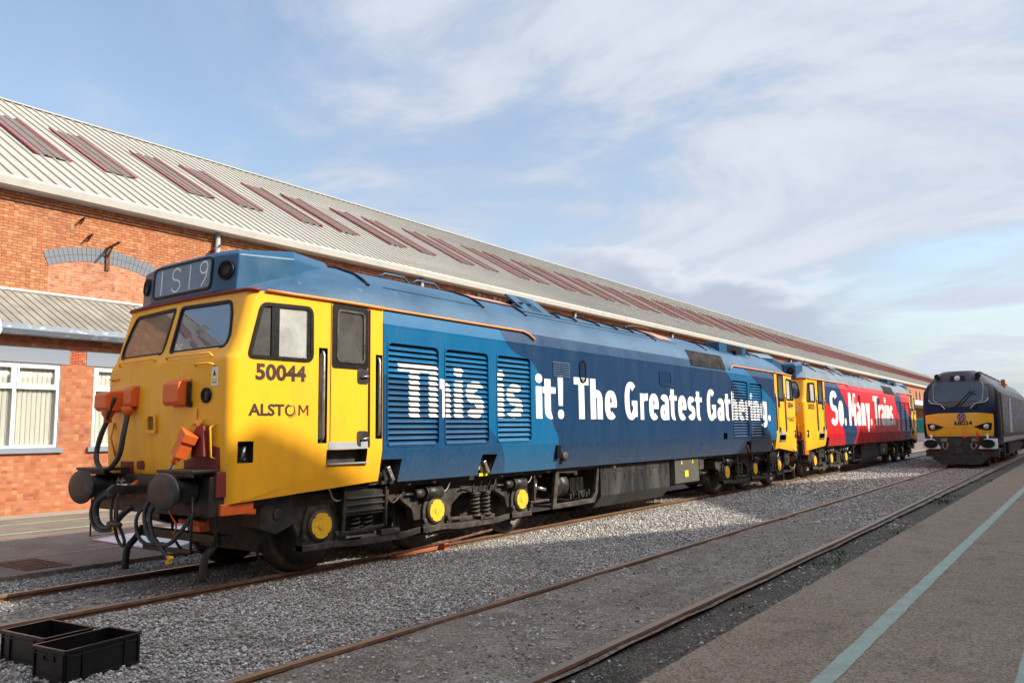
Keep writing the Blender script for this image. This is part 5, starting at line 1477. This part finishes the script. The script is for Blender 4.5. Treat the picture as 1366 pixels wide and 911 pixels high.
    if extras:
        side('side_lamp', MT['grime'], lambda b: b.lathe([(.075, -.01), (.075, .05), (.045, .055)], (xs-.03, 6.93, 1.20), (1, 0, 0), 16))
        side('access_flap', MT['blackplastic'], lambda b: b.box(xs-.02, xs+.02, 6.68, 6.80, 1.18, 1.40), bevel=.004)
        for y in (2.86, 4.86, LEN-2.86, LEN-4.86):
            b = MB(); b.bar((1.25, y-.02, 1.20), (1.27, y+.06, 1.02), .09, .05); lv_ = b.build('filler_valve', MT['steel'], L, bevel=.008)
            b = MB(); b.cyl((1.2, y-.14, 1.12), (1.26, y-.14, 1.10), .035, n=8); b.box(1.2, 1.24, y-.10, y+.12, .98, 1.02); b.build('valve_body', MT['yellow_tag'] if abs(y-4.86) < .1 else MT['black'], lv_)
    # underframe gear between the bogies: compressor cradle, tank, equipment case
    b = MB()
    b.ring(rpoly([(6.78, .32), (6.92, 1.02), (8.38, 1.02), (8.30, .5), (8.18, .33)], .03), rpoly([(6.90, .40), (7.02, .96), (8.30, .96), (8.20, .5), (8.10, .41)], .03), 'x', 1.14, 1.20)
    b.box(.2, 1.12, 6.85, 8.3, .34, .38); b.box(.3, 1.16, 6.3, 6.34, .5, 1.0); b.box(.8, 1.16, 6.2, 6.75, .46, .50)
    cr = b.build('compressor_cradle', MT['grime'], L, bevel=.01)
    b = MB(); b.lathe([(.18, 0), (.235, .02), (.235, .22), (.215, .24), (.235, .26), (.235, .42), (.20, .44), (.14, .46), (.14, .75), (.17, .78), (.17, .95), (.08, 1.0)], (.88, 7.02, .68), (0, 1, 0), 24)
    for i in range(10): b.box(1.03, 1.08, 7.55+i*.045, 7.565+i*.045, .52, .80)
    b.cyl((.9, 7.7, .8), (.9, 7.7, .95), .07); b.cyl((1.0, 7.9, .5), (1.12, 7.9, .5), .06)
    for i in range(8): b.box(.98, 1.13, 7.45+.09*i, 7.49+.09*i, .44+.03*(i % 3), .53+.04*(i % 2))
    b.build('compressor', MT['black'], cr)
    b = MB(); b.tube([(1.0, 7.05, .98), (1.08, 7.2, .95), (1.08, 7.6, .93), (1.04, 7.75, .93), (1.0, 7.85, .86)], .042, 10, smooth=4); b.build('lagged_pipe', mat('pale_pipe_lagging', (.62, .60, .50), .7), cr)
    for q0, q1, r_ in (((1.1, 6.45, .70), (1.16, 6.62, .66), .03), ((1.12, 6.5, .9), (1.12, 6.53, .9), .03), ((1.12, 6.4, .62), (1.12, 6.4, .78), .012)):
        b = MB(); b.cyl(q0, q1, r_); b.build('drain_cock', MT['steel'], cr)
    b = MB(); b.prism([(1.18, .98), (1.18, .42), (1.00, .20), (-1.00, .20), (-1.18, .42), (-1.18, .98)], 'y', 8.44, 11.42)
    for i in range(7): b.box(1.0, 1.19, 8.55+i*.44, 8.58+i*.44, .86, 1.0)
    tk = b.build('fuel_tank', MT['tank'], L, bevel=.012)
    b = MB()
    for i in range(8): b.bar((1.185, 8.60+i*.38, .80), (1.185, 8.63+i*.38, .70), .012, .012)
    b.box(1.18, 1.19, 8.45, 11.4, .855, .865); b.build('tank_straps', MT['grime'], tk)
    b = MB(); b.cyl((1.12, 8.95, .97), (1.20, 8.98, .93), .05); b.build('filler_cap', mat('copper_cap', (.5, .25, .17), .4), tk)
    b = MB(); b.box(.3, 1.22, 11.62, 12.92, .45, 1.00); ec = b.build('equipment_case', mat('olive_grey_case', (.085, .085, .072), .5, var=.25, scale=4), L, bevel=.015)
    b = MB(); b.box(1.22, 1.226, 12.12, 12.30, .58, .72); b.prism([(11.92, .87), (12.0, .87), (11.96, .96)], 'x', 1.22, 1.226); b.prism([(12.52, .87), (12.60, .87), (12.56, .96)], 'x', 1.22, 1.226); b.build('warning_mark', MT['yellow_tag'], ec)
    b = MB(); b.box(.7, 1.20, 12.98, 13.25, .70, 1.0); b.cyl((1.15, 13.05, .62), (1.26, 13.1, .60), .045); b.bar((1.2, 13.0, .60), (1.25, 13.25, .63), .02, .02); b.build('isolating_cock', MT['grime'], L, bevel=.01)
    return L
# items: letters with their places along the side
IT1 = [('T', 2.95, 3.56), ('h', 3.55, 3.99), ('i', 4.08, 4.26), ('s', 4.34, 4.75), ('i', 5.07, 5.25), ('s', 5.33, 5.74), ('i', 6.10, 6.28), ('t', 6.30, 6.70), ('!', 6.76, 6.93),
       ('T', 7.28, 7.78), ('h', 7.84, 8.27), ('e', 8.36, 8.82), ('G', 9.14, 9.66), ('r', 9.79, 10.12), ('e', 10.18, 10.63), ('a', 10.70, 11.12), ('t', 11.16, 11.54), ('e', 11.59, 12.03), ('s', 12.10, 12.50), ('t', 12.53, 12.91),
       ('G', 13.20, 13.74), ('a', 13.83, 14.26), ('t', 14.32, 14.71), ('h', 14.79, 15.24), ('e', 15.32, 15.76), ('r', 15.82, 16.12), ('i', 16.15, 16.34), ('n', 16.42, 16.88), ('g', 16.97, 17.44), ('.', 17.54, 17.74)]
LV1 = [(2.74, 3.73, 1.46, 2.80, .0745), (3.86, 4.85, 1.46, 2.80, .0745), (5.06, 5.96, 1.47, 2.80, .0745), (14.86, 15.98, 1.42, 2.86, .07), (16.12, 17.10, 1.42, 2.84, .07)]
loco1 = make_loco(0., 'leading blue locomotive with yellow cab and white route indicator letters, nearest the black crates', BLUE, MT['roof_blue'], MT['pink'], IT1, 1.835, lambda y: .73, LV1, '50044', 'word')
IT2 = [('S', 3.25, 4.25), ('o', 4.35, 5.05), ('.', 5.15, 5.42), ('M', 5.85, 6.95), ('a', 7.05, 7.70), ('n', 7.85, 8.50), ('y', 8.60, 9.35), ('.', 9.38, 9.66), ('T', 10.0, 10.95), ('r', 10.95, 11.4), ('a', 11.48, 12.12), ('i', 12.22, 12.50), ('n', 12.62, 13.3), ('s', 13.38, 13.98), ('.', 14.10, 14.40)]
LV2 = [(LEN-5.96, LEN-5.06, 1.47, 2.80, .0745), (LEN-4.85, LEN-3.86, 1.46, 2.80, .0745), (LEN-3.73, LEN-2.74, 1.46, 2.80, .0745)]
loco2 = make_loco(20.86, 'second locomotive, red and navy with yellow cab, coupled behind the blue one', RED, MT['roof_grey'], mat('rose_roof_patch', (.45, .12, .12), .6), IT2, 1.70, lambda y: 1.22, LV2, '50035', 'crest', nearcab=True, extras=False)
# ---------------------------------------------------------------- the modern navy locomotive
def make_68():
    L = empty('navy_locomotive', (4.36, 31.0, 0), label='dark navy locomotive with yellow nose, white buffer fairings and large dark windscreen', cat='locomotive')
    FZ = [(.55, .40), (1.2, .38), (1.65, .36), (2.2, .42), (2.5, .54), (3.35, .98), (3.6, 1.12), (3.86, 1.32)]
    WZ = [(.9, 1.30), (1.3, 1.345), (2.6, 1.345), (3.05, 1.33), (3.3, 1.18), (3.6, .93), (3.80, .74), (3.86, .60)]
    def f68(x, z):
        w = interp(z, WZ); t = min(1, abs(x)/w)
        return interp(z, FZ)+.22*t**4+.05*t
    def fm(x, y, z): return (x, f68(x, z)+y, z)
    b = MB(); rows = []
    zs = [.9, 1.1, 1.3, 1.65, 2.0, 2.2, 2.5, 2.75, 3.0, 3.3, 3.45, 3.6, 3.75, 3.86]
    for z in zs:
        w = interp(z, WZ); h = [(w*t, f68(w*t, z)) for t in (0, .2, .4, .55, .7, .8, .88, .94, .98, 1.)]+[(w, 2.6), (w, 20.)]
        rows.append([(-x, y, z) for x, y in h[:0:-1]]+[(x, y, z) for x, y in h])
    n = len(rows[0])
    for r in rows: b.v += r
    for k in range(len(rows)-1):
        for i in range(n-1): b.f.append([k*n+i, k*n+i+1, (k+1)*n+i+1, (k+1)*n+i]); b.m.append(1 if zs[k] >= 3.3 else 0); b.sm.append(True)
    b.f.append(list(range(n))); b.f.append([(len(rows)-1)*n+i for i in range(n)]); b.m += [0, 1]; b.sm += [False, False]
    b.f.append([k*n for k in range(len(rows))]+[k*n+n-1 for k in range(len(rows))][::-1]); b.m.append(0); b.sm.append(False)
    body = b.build('body', [MT['navy68'], MT['bronze68']], L)
    def patch(nm, zs_, xl, xr, nx, m, off, par=L, solid=.0):
        b = MB()
        for z in zs_:
            for i in range(nx+1):
                x = xl(z)+(xr(z)-xl(z))*i/nx; b.v.append(fm(x, -off, z))
        for j in range(len(zs_)-1):
            for i in range(nx): a = j*(nx+1)+i; b.f.append([a, a+1, a+nx+2, a+nx+1]); b.m.append(0); b.sm.append(True)
        return b.build(nm, m, par)
    lin = lambda a, b_, n_: [a+(b_-a)*i/n_ for i in range(n_+1)]
    # bronze mask round the screen, windscreen
    mw = lambda z: interp(z, [(2.42, .55), (2.6, 1.0), (3.0, 1.16), (3.4, 1.0)])
    patch('screen_surround', lin(2.38, 3.55, 12), lambda z: -interp(z, [(2.38, .35), (2.6, 1.12), (3.1, 1.12), (3.55, .78)]), lambda z: interp(z, [(2.38, .35), (2.6, 1.12), (3.1, 1.12), (3.55, .78)]), 16, MT['bronze68'], .012)
    sw = [(2.60, .84), (2.68, .90), (3.28, .93), (3.38, .86)]
    wsn = patch('windscreen', lin(2.60, 3.38, 8), lambda z: -interp(z, sw), lambda z: interp(z, sw), 14, mat('dark_tinted_screen', (.065, .085, .105), .10, coat=.2, var=.3), .022)
    b = MB(); outl = [(-.86, 2.58), (.86, 2.58), (.92, 2.68), (.955, 3.28), (.88, 3.40), (-.88, 3.40), (-.955, 3.28), (-.92, 2.68)]
    b.ring(outl, inset(outl, .035), 'y', -.032, .0, fn=fm); b.build('screen_frame', mat('pale_blue_seal', (.22, .30, .36), .4), wsn)
    b = MB()
    for x0_, x1_ in ((.10, .62), (-.05, .50)): b.bar(fm(x0_, -.05, 2.42), fm(x1_, -.05, 3.02), .022, .02)
    b.bar(fm(.40, -.055, 2.98), fm(.70, -.055, 2.86), .02, .02); b.tube([fm(-.25, -.04, 2.34), fm(.0, -.06, 2.42), fm(.1, -.05, 2.5)], .012, 5); b.build('wiper', MT['rubber'], wsn)
    b = MB(); b.prism([(-.32, 3.44), (.32, 3.44), (.26, 3.66), (-.26, 3.66)], 'y', -.03, .05, fn=fm); hd = b.build('headlight_pod', MT['navy68'], L, bevel=.01)
    b = MB(); b.lathe([(.11, 0), (.10, -.02), (.0, -.03)], fm(0, -.04, 3.55), (0, 1, 0), 20, caps=False); b.build('headlight', mat('pale_lens', (.7, .75, .75), .2), hd)
    for s in (-1, 1):
        b = MB(); b.lathe([(.10, 0), (.12, .08), (.06, .3)], (s*.76, 1.02, 3.64), (0, 1, 0), 14); b.build('horn_cover', MT['rubber'], L)
        b = MB(); b.tube([fm(s*1.10, -.02, 2.70), fm(s*1.0, -.04, 2.56), fm(s*.66, -.05, 2.50), fm(s*.55, -.05, 2.40), fm(s*.46, -.03, 2.30)], .022, 6, smooth=3); b.build('pale_hand_rail', MT['silver68'], L)
        b = MB(); b.lathe([(.085, .0), (.085, -.03), (.05, -.035)], fm(s*.62, .0, 2.36), (0, 1, 0), 14); ml = b.build('marker_light', MT['rubber'], L)
        b = MB(); b.lathe([(.04, -.02), (.0, -.045)], fm(s*.62, -.0, 2.36), (0, 1, 0), 10, caps=False); b.build('red_lens', mat('red_lens', (.35, .02, .02), .2), ml)
    # yellow nose
    yt = [(1.20, 1.20), (1.30, 1.24), (1.9, 1.28), (2.08, 1.26), (2.14, .72)]
    yw = lambda z: interp(z, yt)*.985
    nz = patch('yellow_nose', [1.20, 1.26, 1.35, 1.45, 1.6, 1.8, 2.0, 2.08, 2.09, 2.14], lambda z: -yw(z), yw, 24, MT['yellow'], .014)
    b = MB(); b.tube([fm(x, -.015, 1.58) for x in lin(-.55, .55, 8)], .012, 5); b.tube([fm(x, -.01, 1.36) for x in lin(-.7, .7, 8)], .012, 5); b.build('nose_crease', MT['yellow'], nz)
    for s in (-1, 1):
        P = [(s*1.19, 1.72), (s*1.0, 1.74), (s*.75, 1.66), (s*.55, 1.585), (s*.75, 1.50), (s*1.0, 1.44), (s*1.15, 1.47)]
        b = MB(); b.prism(P, 'y', -.045, .0, fn=fm); e_ = b.build('headlight_recess', MT['rubber'], nz)
        b = MB(); b.lathe([(.10, 0), (.085, -.02), (.0, -.03)], fm(s*.98, -.05, 1.59), (0, 1, 0), 16, caps=False); b.build('headlight', mat('clear_lens', (.55, .6, .62), .15, metal=.3), e_)
    V, Fs = text_mesh('68034', .24, .006, 1.1); b = MB(); b.add([fm(.17+x, -.020, 1.655+z) for x, z in V], Fs); b.build('number', MT['rubber'], nz)
    c0 = (.13, 1.975)
    b = MB(); b.prism([(c0[0]+.165*math.cos(i*math.pi/14), c0[1]+.165*math.sin(i*math.pi/14)) for i in range(28)], 'y', -.024, -.01, fn=fm); rd = b.build('round_emblem', MT['letter'], nz)
    b = MB(); b.ring([(c0[0]+.165*math.cos(i*math.pi/14), c0[1]+.165*math.sin(i*math.pi/14)) for i in range(28)], [(c0[0]+.145*math.cos(i*math.pi/14), c0[1]+.145*math.sin(i*math.pi/14)) for i in range(28)], 'y', -.028, -.01, fn=fm)
    for a in (45, 135, 225, 315):
        q = [(c0[0]+.14*math.cos(R_(a+d)), c0[1]+.14*math.sin(R_(a+d))) for d in (-32, -12, 12, 32)]+[(c0[0]+.045*math.cos(R_(a)), c0[1]+.045*math.sin(R_(a)))]
        b.prism(q, 'y', -.027, -.02, fn=fm)
    b.build('emblem_blue', mat('emblem_navy', (.02, .03, .12), .4), rd)
    b = MB(); b.prism(rect2(c0[0]-.14, c0[0]+.14, c0[1]-.022, c0[1]+.022), 'y', -.030, -.02, fn=fm); b.prism(rect2(c0[0]-.02, c0[0]+.02, c0[1]-.14, c0[1]+.14), 'y', -.0305, -.02, fn=fm)
    for a in (30, 150, 210, 330): b.bar(fm(c0[0]+.04*math.cos(R_(a)), -.028, c0[1]+.04*math.sin(R_(a))), fm(c0[0]+.135*math.cos(R_(a)), -.028, c0[1]+.135*math.sin(R_(a))), .02, .01)
    b.build('emblem_red', mat('emblem_red', (.5, .02, .03), .4), rd)
    # lower front
    b = MB(); b.prism([(-1.25, 1.22), (1.25, 1.22), (1.28, .95), (1.0, .30), (-1.0, .30), (-1.28, .95)], 'y', .30, .62); b.box(-1.27, 1.27, .25, .6, .42, .70); b.prism([(-1.1, .45), (1.1, .45), (.7, .12), (-.7, .12)], 'y', .05, .35)
    b.build('bumper_apron', MT['black'], L, bevel=.02)
    for s in (-1, 1):
        P = [(s*1.34, 1.12), (s*.92, 1.12), (s*.68, .73), (s*1.34, .73)]
        b = MB(); b.prism(rpoly(P, .04), 'y', .02, .5); fa = b.build('white_fairing', MT['white'], L, bevel=.01)
        b = MB(); b.lathe([(.25, -.02), (.26, .0), (.22, .03)], (s*1.02, .0, .93), (0, 1, 0), 20); b.v = [(x, y, .93+(z-.93)*.66) for x, y, z in b.v]; b.build('buffer_head', MT['rubber'], fa)
        b = MB(); b.cyl((s*1.02, .2, 1.12), (s*1.02, .2, 1.30), .04, n=8); b.build('white_post', MT['white'], L)
        b = MB(); b.box(*sorted((s*.45, s*.68)), .24, .3, 1.02, 1.14); b.build('socket_plate', mat('olive_plate', (.25, .23, .14), .5), L)
        b = MB(); b.tube([(s*.45, .2, .95), (s*.42, .12, .85), (s*.5, .10, .72), (s*.60, .15, .78)], .03, 6, smooth=4); b.tube([(s*.58, .2, .95), (s*.62, .12, .85), (s*.55, .1, .75)], .02, 6, smooth=3)
        b.build('air_hose', mat('brass_hose', (.30, .17, .06), .4), L)
        b = MB(); b.box(*sorted((s*.75, s*1.05)), .22, .26, .45, .62); b.build('rusty_step', MT['rust'], L)
    b = MB(); b.lathe([(.09, 0), (.08, -.04), (0, -.06)], (.22, .22, 1.20), (0, 1, 0), 14, caps=False); b.build('red_tail_lamp', mat('red_lamp', (.8, .06, .03), .3), L)
    b = MB(); b.cyl((.68, .15, 1.10), (.68, .15, 1.38), .07, .05, n=10); b.build('red_hose_cover', mat('red_cover', (.65, .05, .03), .5), L)
    b = MB(); b.prism([(.05, 1.0), (-.12, 1.0), (-.15, .85), (-.05, .82), (.05, .9)], 'x', -.04, .04); b.box(-.12, .12, .2, .3, .55, 1.0); b.build('draw_hook', MT['grime'], L)
    # side: doors, skirts, vinyl, roof rail
    xs = 1.348
    b = MB(); b.prism(rpoly(rect2(2.9, 3.6, 1.2, 3.0), .06), 'x', xs, xs+.006); b.prism(rpoly(rect2(3.02, 3.48, 2.2, 2.85), .06), 'x', xs+.004, xs+.012); b.build('cab_door', MT['rubber'], L)
    b = MB(); b.prism(rect2(2.8, 19.5, .95, 1.14), 'x', xs, xs+.01); b.build('side_sill', MT['galv'], L)
    b = MB(); b.prism([(6.5, 1.3), (7.3, 2.9), (8.3, 2.9), (8.0, 1.3)], 'x', xs, xs+.006); b.build('pale_stripe', MT['silver68'], L)
    b = MB(); b.tube([(1.30, 1.5, 2.95), (1.22, 2.2, 3.12), (1.20, 19, 3.14)], .035, 6); b.build('cant_rail', MT['silver68'], L)
    b = MB()
    for i in range(7): b.box(.1, .6, 4+i*2, 5.4+i*2, 3.84, 3.96)
    b.build('roof_pods', MT['bronze68'], L, bevel=.02)
    b = MB(); b.box(.95, 1.12, 9.0, 9.25, 3.4, 3.82); b.build('chimney_stand_in', MT['orange'], L, bevel=.02)  # orange block added on the roof to stand in for a distant brick chimney
    for yc in (3.6, 16.0):
        b = MB()
        for s in (-1, 1):
            b.box(*sorted((s*1.0, s*1.15)), yc-1.9, yc+1.9, .55, .80); 
            for a in (-1.4, 1.4): b.box(*sorted((s*1.0, s*1.2)), yc+a-.22, yc+a+.22, .3, .75); b.helix((s*1.1, yc+a*.55, .45), .09, .35, 4, .022)
        bg = b.build('bogie', MT['black'], L)
        for a in (-1.4, 1.4):
            b = MB()
            for s in (-1, 1): b.lathe([(.1, .9), (.3, .80), (.46, .80), (.55, .81), (.55, .70), (.58, .68), (.4, .66)], (0, yc+a, .55), (s, 0, 0), 28)
            b.cyl((-.8, yc+a, .55), (.8, yc+a, .55), .09); b.build('wheelset', MT['tyre'], bg)
    b = MB(); b.box(-1.25, 1.25, 6.4, 13.4, .35, .94); b.build('tank', MT['tank'], L, bevel=.03)
    b = MB()
    for i in range(9): b.box(1.25, 1.27, 6.6+i*.75, 7.2+i*.75, .45, .88)
    b.build('case_doors', MT['grime'], L)
    b = MB(); b.box(-1.15, 1.15, .6, 19.8, .7, .95); b.build('underframe', MT['black'], L)
    L.scale = (.955, 1, 1)
    return L
loco3 = make_68()

# ---------------------------------------------------------------- black plastic crates
def crate(loc, rz, label):
    r = empty('plastic_crate', loc, R_(rz), label=label, cat='crate', group='black plastic crates on the ballast')
    lx, ly, h, t = .30, .20, .225, .006
    b = MB()
    def wall(x0, x1, y0, y1): b.box(x0, x1, y0, y1, .004, h-.012)
    i = .014
    wall(-lx+i, lx-i, -ly+i, -ly+i+t); wall(-lx+i, lx-i, ly-i-t, ly-i); wall(-lx+i, -lx+i+t, -ly+i+t, ly-i-t); wall(lx-i-t, lx-i, -ly+i+t, ly-i-t)
    b.box(-lx+i+t, lx-i-t, -ly+i+t, ly-i-t, .004, .012)
    for s in (-1, 1):          # stiffening ribs outside
        for x in (-lx+.03, -.16, .16, lx-.03): b.box(x-.006, x+.006, *sorted((s*(ly-i), s*(ly-.002))), .02, h-.03)
        for y in (-ly+.03, ly-.03): b.box(*sorted((s*(lx-i), s*(lx-.002))), y-.006, y+.006, .02, h-.03)
        b.box(-lx+.02, lx-.02, *sorted((s*(ly-i), s*(ly-.004))), h-.05, h-.042)
        b.box(*sorted((s*(lx-i), s*(lx-.004))), -ly+.02, ly-.02, h-.05, h-.042)
        b.box(-lx+.02, lx-.02, *sorted((s*(ly-i), s*(ly-.008))), .004, .022)
        b.box(*sorted((s*(lx-i), s*(lx-.008))), -ly+.02, ly-.02, .004, .022)
    b.build('crate_body', MT['blackplastic'], r, bevel=.002)
    b = MB(); b.ring(rpoly(rect2(-lx, lx, -ly, ly), .02), rpoly(rect2(-lx+.022, lx-.022, -ly+.022, ly-.022), .012), 'z', h-.014, h); b.build('crate_rim', MT['blackplastic'], r, bevel=.002)
    b = MB()
    for s in (-1, 1): b.ring(rpoly(rect2(-.065, .065, .135, .175), .012), rpoly(rect2(-.055, .055, .143, .167), .008), 'x', *sorted((s*(lx-i), s*(lx-.006))))
    b.build('hand_hole', MT['rubber'], r)
    return r
crate((2.57, -1.50, -.062), 97, 'open black plastic crate nearer the empty track, its long side facing the camera')
crate((1.99, -1.53, -.062), 6, 'open black plastic crate behind the other, partly hidden by it, closer to the buffers')

# ---------------------------------------------------------------- small things round the leading locomotive
b = MB(); b.add([(-4.45, 1.95, .006), (-2.40, 1.85, .006), (-2.25, 1.95, .006), (-4.7, 5.2, .006), (-5.1, 3.6, .006)], [(0, 1, 2, 3, 4)])
m, nt, bb = newmat('pale_blue_sheet'); s_ = N(nt, 'ShaderNodeSeparateXYZ', {0: OBJ(nt)})
wv = N(nt, 'ShaderNodeTexWave', {'Vector': OBJ(nt), 'Scale': 1.6, 'Distortion': .6}, bands_direction='Y').outputs[0]
setb(nt, bb, 'Base Color', MIX(nt, wv, (.42, .48, .55), (.56, .62, .68))); bb.inputs['Roughness'].default_value = .5
sh_ = b.build('ground_sheet', m); tag(sh_, 'pale blue grey plastic sheet with a pink edge lying on the yard behind the buffers', 'sheet')
b = MB(); b.bar((-4.45, 1.95, .010), (-2.40, 1.85, .010), .05, .008); b.bar((-4.45, 1.95, .010), (-5.1, 3.6, .010), .05, .008); b.build('pink_edge', mat('pink_edging', (.55, .25, .33), .6), sh_)
b = MB()
for i in range(9): b.box(-3.15+i*.12, -3.11+i*.12, .02, .55, .002, .008)
for i in range(6): b.box(-3.15, -2.15, .02+i*.10, .04+i*.10, .002, .0085)
tag(b.build('drain_grate', MT['rust']), 'dark iron drain grate set flush in the yard beside the rail', 'drain cover')
b = MB(); b.prism(rpoly(rect2(3.05, 3.75, -.06, .0), .01), 'x', .86, .98); b.box(.9, 1.0, 3.1, 3.5, -.06, .06)
ck = empty('rail_skate', (0, 0, 0), label='orange painted rail skate with a rusty rod lying beside the wheels', cat='wheel chock')
b = MB(); b.prism([(3.35, -.05), (3.35, .03), (3.7, -.005), (4.25, .0), (4.4, .03), (4.4, -.05)], 'x', .83, .85); b.box(.83, .95, 3.33, 3.45, -.06, .03); b.box(.83, .95, 4.3, 4.4, -.06, .04); b.build('skate_body', mat('faded_orange', (.40, .10, .035), .65), ck, bevel=.006)
b = MB(); b.tube([(1.02, 3.1, .03), (1.05, 4.0, .07), (1.12, 5.2, .15)], .018, 8); b.build('lever_rod', MT['rust'], ck)
# white round plate on a post at the very edge of view
sg = empty('round_sign', (-3.98, .62, 0), label='white round sign plate on a thin post by the workshop, cut by the picture edge', cat='sign')
bpy.data.objects.remove(sg)
rs = empty('round_lamp', (XL, 2.22, 0), label='round white bulkhead lamp hanging under the grey workshop gutter', cat='lamp')
b = MB(); b.lathe([(.0, .50), (.2, .48), (.30, .40), (.30, .34)], (0, 0, 4.0), (1, 0, 0), 28, caps=False); b.build('white_dish', MT['white'], rs)
b = MB(); b.cyl((0, 0, 4.0), (.4, 0, 4.0), .03); b.build('arm', MT['galv'], rs)
# green container and pale fence at the end of the yard
gc = empty('green_container', (-7.0, 96, 0), label='turquoise green container standing far off between the red and the navy locomotives', cat='container')
b = MB(); b.box(-2.6, 2.6, 0, 6, .98, 2.55); b.build('container_body', mat('turquoise_paint', (.03, .38, .33), .5), gc, bevel=.05)
b = MB()
for i in range(26): b.box(-2.55+i*.2, -2.47+i*.2, -.04, 0, 1.05, 2.5)
b.build('container_ribs', mat('turquoise_rib', (.025, .33, .29), .5), gc)
b = MB(); b.box(-2.6, 2.6, 0.1, 5.9, 0, .98); b.build('container_base', MT['white'], gc)
